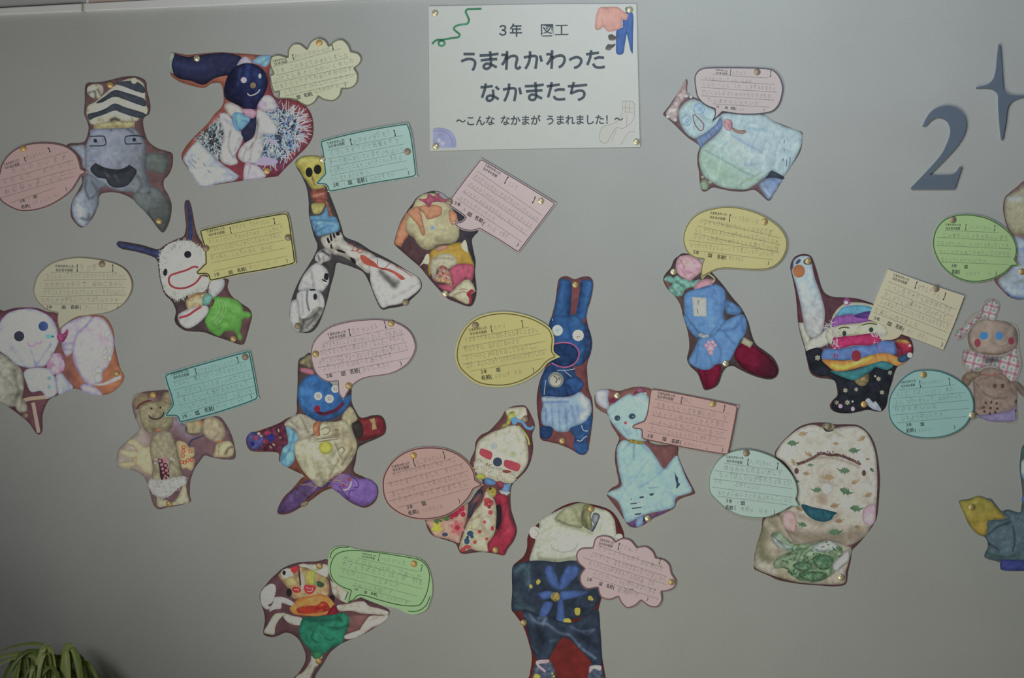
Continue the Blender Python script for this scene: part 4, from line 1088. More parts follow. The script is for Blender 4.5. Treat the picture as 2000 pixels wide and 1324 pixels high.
d.flat('blue_spots', (96,140,190), [ell(345,890,14), ell(345,950,13), ell(380,880,5)], parent=b); d.lines('printed_rings', (120,150,170), 4, [np.concatenate([ell(215,882,14), ell(215,882,14)[:1]]), "220,950 245,965", "190,855 185,900"], parent=b)
d.shape('scarf_tail', (150,156,190), "390,880 430,855 470,900 512,955 460,985 410,998", n=.12, b=[((110,116,160),6,.6,"430,880 445,980"),((120,126,170),5,.6,"450,890 490,960")])
d.shape('foot', (176,172,176), "640,938 740,915 830,868 848,890 800,915 720,940", n=.05); d.shape('foot', (160,150,186), "560,945 600,930 680,960 715,1005 660,1005 590,985", n=.12)
d.tack(815,857,'brass thumbtack at the right tip of the lilac rabbit cut-out',0); d.tack(182,1148,'dull thumbtack near the lower left of the lilac rabbit cut-out',2)

# beige smiling doll with mitten hand
d = cutout(FG, "190,430 215,390 280,370 370,360 460,358 480,400 560,600 640,600 760,570 850,560 920,650 960,760 970,870 900,885 800,870 740,855 700,900 660,960 630,1050 625,1150 632,1205 560,1230 450,1250 390,1262 350,1230 325,1150 300,1060 260,1000 180,965 100,955 70,900 80,820 120,770 180,720 240,650 210,570 190,490", (100,72,76), 'cut-out photo of a beige smiling doll with a mitten hand and white fluff', grad=((146,134,120),420,600,230,600), b=[((130,118,136),50,.8,"530,600 620,680"),((60,46,50),26,.7,"280,380 420,390"),((74,54,58),40,.6,"380,420 420,400"),((66,52,56),20,.7,"190,470 215,540")])
d.shape('headband', (120,104,76), "195,450 230,400 300,385 320,440 290,450 240,500 210,500", n=.15); d.shape('headband', (120,106,80), "405,450 430,380 480,380 490,450 470,480", n=.15)
d.lines('headband', (90,34,40), 12, ["225,500 250,465 310,440 345,445"])
hd = d.shape('head', (126,118,88), "240,500 300,450 400,440 480,465 500,560 490,640 440,680 380,665 320,690 280,650 250,590", n=.18, ns=7, b=[((92,86,64),16,.5,"280,640 380,660 480,640")])
d.flat('eye', (34,32,34), [ell(335,496,8), ell(403,490,8)], parent=hd); d.lines('mouth', (30,32,34), 9, ["315,548 330,568 365,578 400,570 425,545 428,525"], parent=hd)
m = d.shape('mitten_hand', (174,156,118), "150,755 180,730 230,740 280,785 330,800 345,985 300,990 260,970 230,940 130,950 85,930 95,905 190,890* 190,880 100,850 90,825 110,805 220,815* 200,790 160,775", n=.05, b=[((140,120,84),9,.5,"215,870 225,940"),((150,130,92),8,.5,"260,800 240,840")])
d.shape('patterned_hand', (170,148,104), "525,755 590,755 620,790 660,790* 662,855 640,870 662,880 660,930 640,970 600,950 560,940", n=.1)
d.lines('ring_pattern', (176,72,44), 8, [np.concatenate([ell(x,y,12), ell(x,y,12)[:1]]) for x, y in [(580,790),(578,822),(575,856),(632,820),(566,905),(640,888),(610,890),(588,908)]])
d.lines('string', (40,48,90), 9, ["620,780 640,740 690,720 740,700"])
b = d.shape('body', (128,120,94), "330,740 360,690 420,665 480,680 510,740 530,820 560,930 570,1010 560,1080 350,1080 345,940 325,830", n=.18, ns=6, b=[((150,144,116),30,.4,"430,720 440,860"),((96,90,68),12,.5,"560,960 540,840")])
q = d.shape('brooch', (60,40,44), "385,885 410,880 430,900 460,930 470,1020 430,1048 405,1030 395,950", parent=b, n=.1)
d.flat('beads', (180,96,112), [ell(x,y,r) for x, y, r in [(400,895,12),(425,880,10),(445,890,12),(430,905,10),(412,925,12),(442,930,10),(460,945,9),(420,955,11),(450,968,12),(425,985,10),(462,990,8),(440,1010,10),(432,1030,9),(458,1022,8)]], parent=q, n=.3)
d.flat('gem', (170,170,164), [ell(485,878,10), ell(505,890,8), ell(370,885,8), ell(365,912,8)], parent=b, n=.3)
d.shape('cloth_leg', (170,160,126), "380,1170 440,1190 510,1200 560,1120 590,1030 600,1100 620,1190* 618,1215 540,1228 450,1240 385,1245", n=.15, b=[((110,100,70),12,.7,"450,1150 500,1200 520,1120")])
d.shape('fluff_belt', (170,168,158), "310,1080 330,1030 400,1040 480,1030 560,1010 595,1020 600,1070 540,1100 480,1160 410,1180 350,1150", n=.14, ns=7)
d.spikes('fluff', [(180,178,168),(160,158,148),(188,186,178)], "320,1080 340,1035 400,1045 480,1035 560,1015 590,1025 590,1065 540,1095 470,1150 410,1165 350,1140", 220, 24, 6, jitter=1.5)
k = d.shape('toy', (146,134,106), "720,640 740,580 800,562 860,590 895,650 895,710 850,755 790,740 740,700", n=.14, b=[((110,98,74),8,.6,"800,740 850,680")])
d.shape('toy_foot', (140,130,96), "590,615 650,590 720,590 720,640 700,690 610,690", n=.2, ns=8, b=[((50,46,40),7,.8,"600,640 612,690 700,690")])
d.shape('toy_foot', (160,148,110), "815,830 830,770 870,750 930,745 962,790 955,850 900,868 810,865", n=.15, b=[((70,60,46),10,.8,"900,840 920,800 950,790"),((100,88,60),6,.6,"850,780 845,850")])
d.lines('orange_tie', (186,92,50), 14, ["700,595 725,625", "835,745 870,748", "370,662 410,660"])
d.tack(349,395,'brass thumbtack at the top of the beige mitten doll cut-out',3); d.tack(470,1222,'brass thumbtack at the bottom of the beige mitten doll cut-out',0)

# blue four-button doll with star arms
d = cutout(FH, "365,310 400,280 445,262 500,400 640,520 695,470 700,560 725,620 760,665 830,650 880,650 908,680 918,730 905,770 850,800 780,830 740,860 725,940 715,1005 780,1040 850,1080 868,1130 850,1190 800,1228 750,1225 680,1190 620,1140 585,1110 520,1130 450,1180 370,1235 300,1270 240,1272 235,1240 270,1170 330,1110 380,1050 400,1030 300,980 245,940 240,890 190,880 120,880 60,870 35,820 50,770 120,745 230,705 290,670 350,640 355,560 360,450", (76,58,58), 'cut-out photo of a blue-headed four-button doll with striped arms, purple legs', grad=((110,60,44),600,700,330,960))
d.shape('hair', (120,112,80), "370,320 400,285 440,268 450,330 440,350 400,330", n=.3, ns=6); d.shape('hair_ribbon', (180,104,122), "382,350 450,360 465,390 440,392 380,372", n=.05)
a = d.shape('arm', (92,40,60), "245,700 290,705 300,800 275,870 180,875 120,868 60,855 40,820 55,775 130,750 200,720", n=.5, ns=6)
d.shape('arm_tip', (70,72,128), "40,790 70,755 120,760 150,800 120,860 75,868 45,840", parent=a, n=.4, ns=6)
d.flat('arm_flowers', (160,140,110), [ell(115,765,10), ell(130,780,7), ell(210,835,12,5,40), ell(190,850,12,4,40), ell(185,760,6), ell(240,745,10,5,80), ell(250,790,8,4)], parent=a, n=.2)
d.flat('arm_flowers', (40,44,120), [ell(190,790,24,26), ell(75,830,16)], parent=a, n=.3); d.flat('arm_flowers', (150,50,70), [ell(170,760,20,12), ell(95,790,14), ell(150,815,10)], parent=a, n=.3)
a = d.shape('arm', (118,36,44), "735,680 800,665 870,655 900,680 912,730 900,765 840,790 770,810 735,790", n=.18, b=[((160,60,60),12,.6,"780,700 860,680"),((70,24,30),16,.6,"740,790 850,780")])
d.shape('arm_patch', (176,146,96), "810,675* 845,665* 860,735* 830,742* 828,700*", parent=a, n=.1)
d.shape('arm', (48,44,40), "705,700 740,680 770,720 770,780 730,790", n=.3)
d.shape('sash', (102,160,186), "285,715 330,740 375,790 340,850 340,930 300,975 250,945 265,860 300,820", n=.12, b=[((60,110,140),8,.7,"340,760 310,860 260,930")])
d.shape('shirt', (160,154,132), "275,708 340,650 400,645 480,690 470,760 375,805 340,740", n=.18, b=[((110,106,86),7,.7,"380,660 430,760"),((110,106,86),7,.6,"320,690 380,740")])
d.shape('shirt', (164,156,116), "640,660 690,595 730,650 735,680 700,710 720,800 700,800 660,740", n=.2, b=[((150,80,50),6,.7,"640,680 680,720")])
l = d.shape('leg', (84,62,110), "245,1265 240,1230 300,1150 370,1090 420,1060 470,1050 560,1060 560,1090 480,1130 400,1200 320,1255", n=.25, b=[((60,40,60),9,.7,"350,1110 430,1170"),((110,80,130),20,.5,"300,1190 380,1130")])
d.shape('leg_patch', (140,120,90), "380,1205 420,1190 425,1210 390,1228", parent=l)
l = d.shape('leg', (112,84,156), "570,1065 620,1020 680,1015 740,1045 810,1050 852,1085 862,1140 840,1190 790,1220 740,1215 680,1185 620,1140 575,1105", n=.12, b=[((84,60,116),14,.6,"620,1130 700,1190 800,1210"),((130,100,176),30,.5,"650,1060 760,1090")])
d.lines('drawn_outline', (60,40,80), 5, ["690,1030 720,1050 740,1070 745,1100 715,1105", "620,1095 640,1120 660,1150 680,1175 690,1130 720,1120"], parent=l)
d.lines('drawn_teeth', (190,186,190), 8, ["648,1120 675,1115 695,1090 698,1065"], parent=l); d.flat('drawn_tongue', (150,50,70), ["670,1045 695,1045 690,1065 672,1060", "635,1090 655,1080 650,1105"], parent=l)
b = d.shape('body', (162,158,126), "340,830 380,800 470,770 480,720 520,690 600,690 660,680 700,740 735,830 720,900 690,950 650,1000 600,1030 560,1060 510,1100 470,1080 420,1030 380,980 345,900", n=.22, ns=12, b=[((130,114,84),40,.6,"580,740 680,800 700,880"),((110,96,70),8,.7,"700,860 640,960"),((176,172,146),40,.5,"420,840 500,900"),((90,84,64),7,.6,"520,790 620,770"),((100,92,70),7,.6,"600,830 640,930"),((90,80,60),7,.5,"620,930 560,1030"),((110,110,80),20,.4,"480,960 520,1070")])
d.shape('knitted_patch', (176,110,72), "455,720 475,690 510,690 500,730 500,780 465,770", n=.25)
d.lines('printed_marks', (110,100,80), 6, ["510,740 540,725 565,735 550,765 520,770", "590,740 620,740", "480,800 620,785", "490,815 610,800", "610,870 640,850 655,870 635,895"], parent=b)
d.shape('pompom', (176,176,60), "498,845 515,818 545,812 572,830 578,860 560,890 525,895 502,875", n=.12)
d.spikes('raffia', [(150,130,90),(120,90,80),(140,110,130)], "400,1040 500,1060 620,1000 640,1020 520,1120 430,1080", 46, 90, 3, jitter=.5)
hd = d.shape('head', (44,96,156), "365,480 390,430 440,395 500,400 560,440 640,530* 700,520* 690,570 660,620 610,660 540,685 470,680 400,630 365,560", n=.16, b=[((60,120,186),40,.5,"420,480 480,600"),((34,64,110),40,.6,"640,560 580,660 480,670"),((34,72,124),10,.6,"400,600 460,660"),((70,130,190),10,.4,"385,480 390,580")])
for x, y, r in [(490,528,26), (560,545,28), (597,483,25)]:
    bt = d.flat('button_eye', (176,184,176), [ell(x,y,r)], parent=hd)
    d.flat('button_holes', (90,84,76), [ell(x-6,y-6,3.5), ell(x+6,y-6,3.5), ell(x-6,y+6,3.5), ell(x+6,y+6,3.5)], parent=hd)
d.lines('mouth', (84,32,56), 22, ["478,595 485,625 520,640 560,632 610,610 650,570"], parent=hd, n=.3); d.flat('mouth', (130,30,50), [ell(483,608,20,22)], parent=hd)

# bearded clown
d = cutout(FI, "1035,120 1080,98 1150,86 1195,100 1240,180 1262,250 1240,320 1248,420 1230,520 1190,600 1120,670 1080,720 1070,800 1075,900 1095,970 1120,1060 1100,1140 1050,1210 1020,1260 960,1250 840,1235 700,1250 665,1220 640,1170 560,1140 470,1110 425,1060 405,990 420,975 700,880 850,700 790,620 755,530 790,440 800,370 840,320 900,290 960,230 1000,180", (98,58,60), 'cut-out photo of a bearded white clown doll in red with flowered trousers', grad=((110,70,60),1000,400,800,250))
d.shape('hat', (178,176,148), "1030,120 1080,105 1180,100 1198,130 1195,185 1130,200 1060,185", n=.1)
d.shape('yarn', (160,164,66), "1060,145 1100,135 1110,175 1080,200 1060,235 1020,260 990,280* 1010,240 1040,215", n=.3, ns=6)
d.lines('yarn', (160,168,70), 13, ["1130,245 1170,290 1205,340 1218,395"]); d.lines('yarn', (84,140,190), 20, ["1075,190 1110,205 1160,215 1200,262 1235,268 1250,250"], n=.1); d.flat('yarn', (80,136,186), ["1080,195 1110,175 1130,200 1115,235 1090,235"])
hd = d.shape('head', (176,174,150), "800,440 820,370 870,330 940,290 1010,270 1060,245 1130,250 1170,290 1200,370 1212,470 1205,540 1170,600 1120,650 1060,680 950,670 860,650 800,560", n=.07, b=[((150,148,120),9,.6,"1075,260 1060,300"),((150,148,120),9,.5,"1110,270 1140,380"),((150,148,124),9,.5,"960,300 950,330"),((186,186,170),60,.4,"960,420 1080,440"),((140,136,110),14,.5,"1190,380 1205,520")])
d.shape('beard', (180,176,156), "785,540 820,500 850,520 900,560 1000,580 1060,600 1110,640 1100,690 1050,695 960,680 900,650 840,645 795,600", parent=hd, n=.12, ns=6, b=[((176,160,120),20,.6,"930,640 1060,670")])
d.spikes('beard_fluff', [(186,182,160),(170,164,140),(176,160,124)], "790,540 820,505 850,525 900,565 1000,590 1100,640 1090,685 1050,690 960,675 900,645 840,635 800,595", 200, 26, 6, center=(960,480), jitter=.8, parent=hd)
for x, y, c in [(940,405,(160,172,170)), (1090,468,(166,176,120))]:
    bt = d.flat('button_eye', c, [ell(x,y,26)], parent=hd); d.lines('button_rim', (130,140,130), 3, [np.concatenate([ell(x,y,24), ell(x,y,24)[:1]])], parent=hd)
    d.flat('button_holes', (110,120,110), [ell(x-6,y-6,4), ell(x+6,y-6,4), ell(x-6,y+6,4), ell(x+6,y+6,4)], parent=hd)
d.flat('cheek', (172,62,74), ["830,440 850,424 925,455 922,500 905,512 835,475", "1020,530 1040,512 1140,545 1145,580 1120,604 1030,570"], parent=hd); n_ = d.flat('button_nose', (52,64,82), [ell(970,530,36)], parent=hd)
d.flat('mouth', (130,60,50), ["1005,600 1040,592 1080,605 1040,618"], parent=hd); d.flat('mouth_mark', (120,110,60), [ell(890,545,8), ell(905,555,6), ell(920,550,4)], parent=hd)
d.shape('ruffle', (84,134,186), "865,690 880,655 930,665 955,690 940,710 880,705", n=.25, ns=6); d.shape('ruffle', (96,140,190), "1000,740 1020,700 1070,705 1060,760 1030,765", n=.25, ns=6)
d.shape('ruffle', (150,60,76), "955,690 990,680 1020,700 1010,740 975,725", n=.3, ns=6); d.shape('collar', (160,164,60), "805,630 850,620 880,650 840,670 810,660", n=.2); d.shape('cuff', (186,190,186), "985,750 1030,760 1070,765 1040,792 1000,780", n=.1)
d.shape('tie', (160,140,50), "880,745 900,730 950,735 960,790 935,805 890,780", n=.3, ns=5); d.flat('tie_dot', (40,40,40), [ell(912,738,10), ell(930,770,5)])
t = d.shape('trousers', (176,168,136), "740,1000 790,920 850,840 880,760 930,800 960,880 960,960 955,1050 930,1120 890,1170 900,1228 820,1228 760,1210 720,1225 670,1210 700,1100 720,1040", n=.14, b=[((150,130,100),20,.6,"830,960 880,1080"),((190,184,164),26,.5,"860,920 900,1040"),((120,110,84),9,.5,"760,990 860,930")])
d.flat('poppies', (172,60,62), [ell(890,830,28,22), ell(920,850,20,24), ell(880,860,18), ell(915,925,18), ell(868,1000,13), ell(830,1075,15), ell(792,1158,15), ell(930,1050,14,20), ell(885,1132,14), ell(735,1195,30,16), ell(700,1215,20,20), ell(905,880,16)], parent=t, n=.25)
d.flat('blue_flower', (44,76,104), [ell(755,1090,26,22), ell(770,1115,14), ell(730,1150,22,26), ell(735,1120,12)], parent=t, n=.2); d.lines('stem', (150,150,60), 6, ["735,1010 770,1030 760,1055", "740,1045 770,1055"], parent=t)
t = d.shape('trouser_leg', (184,140,120), "412,990 500,975 620,960 700,880 735,850 740,900 720,1000 690,1090 670,1160 620,1150 560,1130 480,1110 440,1050", n=.12)
fw = [(690,895,24),(660,915,26),(640,940,22),(700,940,20),(610,960,18),(640,900,18)]
d.flat('flower_petals', (176,40,64), [ell(x,y,r) for x, y, r in fw], parent=t, n=.2)
d.flat('flower_petals', (196,96,96), [ell(655+34*math.cos(a),1045+36*math.sin(a),26,17,math.degrees(a)) for a in np.arange(0.3,6.5,1.05)], parent=t, n=.15); d.flat('flower_centre', (168,44,50), [ell(655,1045,20)], parent=t)
d.flat('flower_petals', (176,176,40), [ell(495+26*math.cos(a),1045+26*math.sin(a),20,13,math.degrees(a)) for a in np.arange(0.3,6.5,1.26)], parent=t, n=.15); d.flat('flower_centre', (190,186,60), [ell(495,1045,14)], parent=t)
d.flat('flower_leaves', (66,100,52), ["540,960 590,955 590,985 560,990", "470,990 500,975 510,1010 485,1010", "500,975 540,990 520,1000"], parent=t, n=.2); d.flat('blue_flower', (60,70,96), [ell(558,1098,24,16)], parent=t)
d.shape('shirt_red', (160,40,62), "950,800 975,780 1040,795 1060,880 1070,960 1110,1060 1085,1140 1045,1200 1020,1255 960,1240 900,1228 895,1170 930,1120 975,1060 1000,980 990,880 960,860", n=.1, b=[((110,26,42),16,.7,"985,850 1000,960 980,1050"),((176,60,80),30,.5,"1030,900 1060,1060"),((120,30,46),10,.5,"1000,1180 1030,1240"),((110,26,44),8,.5,"1040,840 1020,960")])
d.shape('shadow_gap', (40,36,44), "960,870 995,880 1000,980 970,1060 955,1050 965,960", n=.1)
d.shape('sleeve_dark', (56,56,70), "745,870 780,800 830,740 855,780 800,870 760,960 735,960", n=.25, b=[((150,70,60),18,.7,"790,840 830,800")])
d.tack(1188,193,'brass thumbtack at the hat of the bearded clown doll',2); d.tack(955,1218,'brass thumbtack at the foot of the bearded clown doll',0)
# blue rabbit
d = cutout(FJ, "812,40 850,35 900,55 960,38 1010,42 1032,90 1015,200 985,300 1000,400 1025,490 1015,570 990,650 990,720 1000,820 1025,900 1030,1000 1025,1060 1005,1200 985,1270 940,1280 880,1245 800,1210 720,1190 665,1170 655,1080 640,960 640,860 660,760 690,690 715,600 715,420 740,320 765,220 780,110 790,60", (112,62,64), 'cut-out photo of a long-eared blue rabbit doll in a white frilled skirt', b=[((140,90,80),26,.5,"1000,200 980,300"),((80,44,56),40,.5,"650,800 660,1100")])
d.shape('ear', (40,82,134), "800,60 840,52 880,75 882,160 868,320 840,340 760,320 770,220 790,120", n=.1, b=[((28,52,96),20,.6,"870,90 860,300"),((54,104,162),18,.6,"820,80 800,260")])
d.shape('ear', (44,88,144), "945,70 985,55 1025,70 1028,120 1000,230 975,330 910,320 925,220 940,130", n=.1, b=[((28,52,98),14,.6,"950,90 930,290"),((60,110,170),14,.6,"1005,80 980,240")])
d.shape('side_fluff', (40,60,96), "970,360 1000,400 1022,480 1015,570 985,620 940,650 960,500", n=.4, ns=5)
b = d.shape('body', (36,68,116), "690,690 750,650 850,640 900,680 910,720 965,780 940,840 860,870 780,885 680,875 660,810", n=.25, b=[((26,44,80),16,.7,"840,780 850,860"),((26,46,84),12,.6,"880,740 830,790"),((56,96,150),14,.5,"900,760 930,800"),((26,44,80),10,.6,"700,700 800,680")])
hd = d.shape('head', (40,84,138), "735,330 780,310 860,310 900,300 960,350 978,420 975,500 975,570 950,650 880,665 800,665 730,645 715,560 715,430", n=.14, b=[((28,52,100),30,.6,"740,350 730,600"),((58,110,164),26,.5,"910,340 930,400"),((30,60,110),14,.5,"850,380 880,470 820,480")])
d.shape('mouth', (28,54,96), "760,510 820,497 880,505 925,550 930,600 900,645 840,668 760,655 735,600", parent=hd, n=.3)
d.lines('mouth_outline', (184,84,120), 8, ["745,640 790,662 850,668 905,640 932,590 925,545 885,508 820,497 758,508"], parent=hd, n=.1)
d.flat('button_eye', (176,184,178), [ell(783,412,38)], parent=hd); d.flat('eye_shine', (150,176,184), [ell(783,412,14)], parent=hd)
d.flat('button_eye', (180,178,168), [ell(927,447,40)], parent=hd); d.flat('button_holes', (80,70,60), [ell(922,458,4), ell(935,456,4)], parent=hd)
q = d.flat('big_button', (120,124,114), [ell(772,757,54)], parent=b, n=.3); d.flat('big_button', (160,160,146), [ell(768,762,38)], parent=b, n=.3); d.lines('button_crack', (90,88,76), 8, ["755,730 780,750 770,780", "790,740 800,760"], parent=b)
d.lines('stitches', (176,180,190), 4, ["780,690 850,690 905,680", "830,695 880,735", "700,760 690,860", "745,330 750,345"], parent=b)
d.shape('leg', (34,60,106), "670,1080 745,1090 740,1150 700,1172 660,1150", n=.2); l = d.shape('leg', (44,84,140), "870,1090 960,1050 1015,990 1025,1050 1000,1150 990,1180 1000,1240 970,1275 920,1270 895,1220 900,1160", n=.2, b=[((28,52,100),14,.6,"900,1180 960,1190")])
d.lines('stitches', (180,184,190), 5, ["918,1180 945,1185 965,1165 990,1150", "950,1075 965,1110 995,1115"], parent=l)
s = d.shape('skirt', (128,158,188), "672,882 720,872 800,878 880,870 940,840 975,870 1010,900 1022,970 1000,1020 960,1060 880,1090 850,1120 780,1118 735,1085 680,1070 668,1000 680,930", n=.1, b=[((84,116,160),7,.7,"700,960 705,1060"),((84,116,160),7,.7,"740,960 750,1070"),((90,120,160),7,.7,"790,960 800,1100"),((90,120,160),7,.7,"840,950 850,1100"),((90,120,160),8,.7,"880,940 905,1060"),((180,186,186),30,.8,"960,880 990,960 960,1020"),((80,110,160),7,.7,"680,915 860,910"),((176,186,196),10,.6,"690,895 860,890"),((100,130,170),8,.6,"920,940 940,1040")])
d.shape('bow_tie', (38,74,128), "835,775 880,740 920,735 965,780 945,830 880,865 845,830", n=.2, b=[((26,48,92),8,.7,"850,790 900,860")])
d.tack(908,93,'brass thumbtack between the ears of the blue rabbit cut-out',0); d.tack(817,1183,'brass thumbtack between the feet of the blue rabbit cut-out',0)

# pale blue cat doll
d = cutout(FK, "95,140 130,95 215,88 300,105 370,85 450,68 540,75 590,110 600,300 560,500 600,560 800,580 812,660 860,780 920,900 958,975 940,995 850,1025 800,1060 780,1110 700,1155 600,1200 520,1255 450,1280 390,1265 340,1200 280,1110 200,1005 200,985 240,940 300,900 285,800 268,700 275,600 305,520 290,480 240,400 205,310 150,280 100,230", (112,72,70), 'cut-out photo of a pale blue cat doll tied at the neck with gold', grad=((128,82,76),600,560,500,80), b=[((96,50,60),26,.6,"230,180 300,170"),((100,70,140),26,.9,"400,1250 520,1230 700,1150"),((130,110,90),14,.7,"120,260 200,310")])
d.shape('ear', (166,174,186), "100,120 130,95 212,95 208,170 218,225 205,260 150,240 110,200", n=.1, b=[((184,188,192),20,.5,"150,120 160,220")])
d.shape('ear_trim', (130,50,80), "218,195 240,165 300,165 290,195 250,205", n=.4); d.shape('ear_trim', (130,70,90), "430,130 470,75 510,80 545,130 540,155 500,135 470,120", n=.4); d.flat('ear_gem', (190,180,186), [ell(528,130,12,16)])
hd = d.shape('head', (146,182,194), "205,250 260,210 330,160 400,125 430,145 500,115 560,160 575,260 520,370 500,480 540,530 450,535 385,525 320,470 260,400 215,330", n=.05, b=[((100,140,150),8,.7,"340,420 395,495"),((90,126,136),7,.7,"450,420 465,490"),((120,160,170),30,.4,"300,400 420,480"),((170,190,190),8,.7,"410,155 470,165 515,205"),((150,190,206),50,.4,"380,230 470,260")])
d.flat('eye', (54,72,92), [ell(290,337,26,24), ell(417,322,30,25,-10)], parent=hd); d.flat('nose', (166,70,90), [ell(360,378,13)], parent=hd); d.flat('eye_shine', (130,150,160), [ell(300,342,5), ell(425,325,6)], parent=hd)
b = d.shape('body', (140,178,192), "285,600 310,550 350,525 400,540 500,550 560,590 620,670 690,770 740,720 800,660 830,720 880,850 930,970 800,1020 780,1100 700,1130 560,1160 470,1195 370,1235 330,1140 290,1050 200,990 250,960 325,918 310,830 290,720", n=.05, b=[((92,132,146),9,.8,"435,570 430,690"),((96,136,150),8,.7,"390,560 330,620"),((96,136,150),8,.6,"490,560 560,640"),((110,150,160),14,.5,"390,850 520,820"),((140,180,176),60,.4,"300,960 560,900"),((100,140,160),9,.6,"690,775 600,860 480,930"),((120,160,190),30,.4,"620,760 700,900 760,1000"),((120,150,150),9,.5,"800,1020 700,960")])
d.shape('gold_tie', (150,134,50), "382,525 420,520 450,530 500,535 520,548 500,562 450,560 400,548", n=.35, ns=5)
d.flat('printed_marks', (50,70,90), ["785,795 795,830 812,850 815,890 830,905 815,930 795,945 800,900 790,870", "480,1015 520,1010 515,1025 482,1028", "565,990 605,985 600,1002 568,1005", "400,1035 415,1030 415,1042", "438,1162 495,1155 492,1165 440,1172", "415,1112 500,1100 500,1108 418,1120", "400,1072 460,1065 458,1074 402,1080"], parent=b)
d.lines('printed_marks', (90,110,130), 4, ["555,938 598,932", "560,948 590,943", "470,1065 490,1055", "505,1104 522,1100", "600,940 640,930"], parent=b)
d.shape('tail', (120,150,200), "458,1200 525,1185 515,1235 490,1268 452,1270", n=.05); d.shape('tail', (40,36,50), "515,1190 530,1188 528,1225 512,1230", n=.05)
d.tack(288,143,'bright brass thumbtack at the ear of the pale blue cat cut-out',1); d.tack(552,1202,'bright brass thumbtack at the bottom of the pale blue cat cut-out',1)

# many-coloured doll at the bottom
d = cutout(FL, "745,245 650,262 560,265 470,275 400,295 330,330 280,375 230,420 180,480 140,530 128,590 145,660 165,720 175,800 160,900 175,935 240,950 300,935 350,912 400,915 460,950 500,1000 540,1090 545,1150 530,1200 480,1280 430,1330 410,1400 590,1400 640,1290 700,1200 760,1100 800,1060 870,1010 960,970 1060,930 1180,860 1260,800 1305,740 1300,700 1220,660 1130,625 1050,590 960,560 850,440 780,330", (84,54,58), 'cut-out photo of a many-coloured monkey-like doll with green and orange cloth')
d.shape('backing_fluff', (176,168,140), "560,300 650,290 745,300 760,420 850,480 950,560 920,640 800,560 760,420 650,380", n=.2, ns=8, b=[((110,90,70),20,.5,"740,380 760,500"),((96,80,74),16,.5,"830,500 850,600")])
d.shape('ear', (176,172,150), "475,300 520,282 580,295 620,330 700,310 740,290 755,330 740,400 640,420 560,360 500,330", n=.2, ns=8)
d.shape('head', (150,120,80), "300,380 380,330 480,310 560,320 640,360 740,420 760,520 740,580 640,600 540,600 440,600 400,560 380,500 330,440", n=.3, ns=8, b=[((110,96,80),24,.7,"290,440 340,520 380,560"),((176,140,90),30,.6,"600,580 720,560 740,480"),((140,110,70),20,.5,"640,420 700,400")])
d.shape('fluff', (184,182,164), "330,345 380,325 420,350 440,400 460,440 400,430 340,410 320,375", n=.2, ns=6); d.shape('cheek', (180,150,90), "350,440 400,400 450,410 470,460 430,490 380,490", n=.2)
d.flat('button_eye', (30,30,34), [ell(350,365,16,22), ell(395,545,26,40), ell(785,600,26,36)], n=.3)
d.shape('stick', (172,160,140), "500,370 520,360 545,420 530,500 520,540 505,500", n=.1); d.lines('stick', (40,40,46), 14, ["482,300 490,400 500,480"], n=.3)
d.shape('yellow_felt', (172,160,64), "550,355 620,345 625,400 615,470 560,465 552,420", n=.15, b=[((130,116,40),5,.6,"575,360 575,460"),((130,116,40),5,.6,"598,355 595,465")])
d.lines('green_ribbon', (96,150,60), 12, ["640,335 625,380 630,430 640,470 700,470", "640,460 690,450 720,400"], n=.3); d.flat('bead', (150,140,60), [ell(672,312,16)]); d.flat('checked_bow', (50,70,50), ["650,440 700,455 715,480 680,500 650,485"], n=.5)
d.flat('red_felt', (172,40,44), ["410,330 450,305 485,315 480,345 440,370 415,350", "420,510 450,490 500,510 500,540 460,550 430,535", "535,480 600,478 640,500 610,550 570,560 535,530"], n=.15)
d.lines('red_pattern', (190,160,150), 5, ["440,520 470,515 485,530", "550,500 600,510", "560,530 600,535 610,500"], n=.2)
d.shape('scarf', (198,112,48), "400,690 440,640 480,600 560,580 680,560 760,590 810,660 800,720 740,745 640,760 540,755 440,740", n=.12, b=[((170,90,30),14,.6,"480,620 620,600 760,620"),((210,140,70),12,.5,"560,610 700,590")])
d.shape('mouth', (170,44,30), "465,690 540,665 640,660 700,625 740,640 770,690 740,715 640,735 540,740 480,730", n=.12, b=[((210,110,60),7,.8,"470,685 560,665 650,655 700,655"),((210,120,60),6,.7,"480,740 620,735 700,710"),((120,24,24),16,.6,"640,690 730,680")])
d.shape('red_tie', (130,26,40), "740,745 800,660 835,700 835,760 790,770", n=.15)
for q in ["140,540 180,490 230,465 270,480 275,540 255,600 240,640 200,660 230,680 190,700 150,660 135,600", "255,590 330,585 400,610 440,640 430,665 380,655 330,640 320,690 260,700 220,720 215,690 250,640"]:
    d.shape('hand', (182,176,170), q, n=.12, ns=8, b=[((140,120,110),8,.5,"200,520 190,640")])
d.shape('arm', (178,174,150), "330,730 380,740 440,760 500,770 520,800 500,840 440,840 390,820 350,780", n=.2, ns=8); d.shape('arm', (170,168,140), "165,905 200,840 260,745 320,730 345,745 300,800 270,860 262,925 215,925", n=.06, b=[((190,188,164),12,.5,"200,880 280,770")])
d.shape('arm', (176,166,148), "835,660 920,650 1020,625 1080,630 1130,670 1220,690 1300,720 1290,745 1220,745 1140,740 1060,735 960,710 880,715 840,700", n=.12, b=[((140,124,104),8,.5,"860,690 1000,670 1250,735")])
d.shape('arm', (182,172,156), "895,940 960,910 1040,880 1060,830 1100,780 1150,755 1240,755 1298,745 1290,780 1230,830 1130,880 1040,940 960,965 905,965", n=.15, b=[((120,84,80),10,.6,"1130,800 1200,770"),((150,110,100),8,.6,"1060,900 1230,830")])
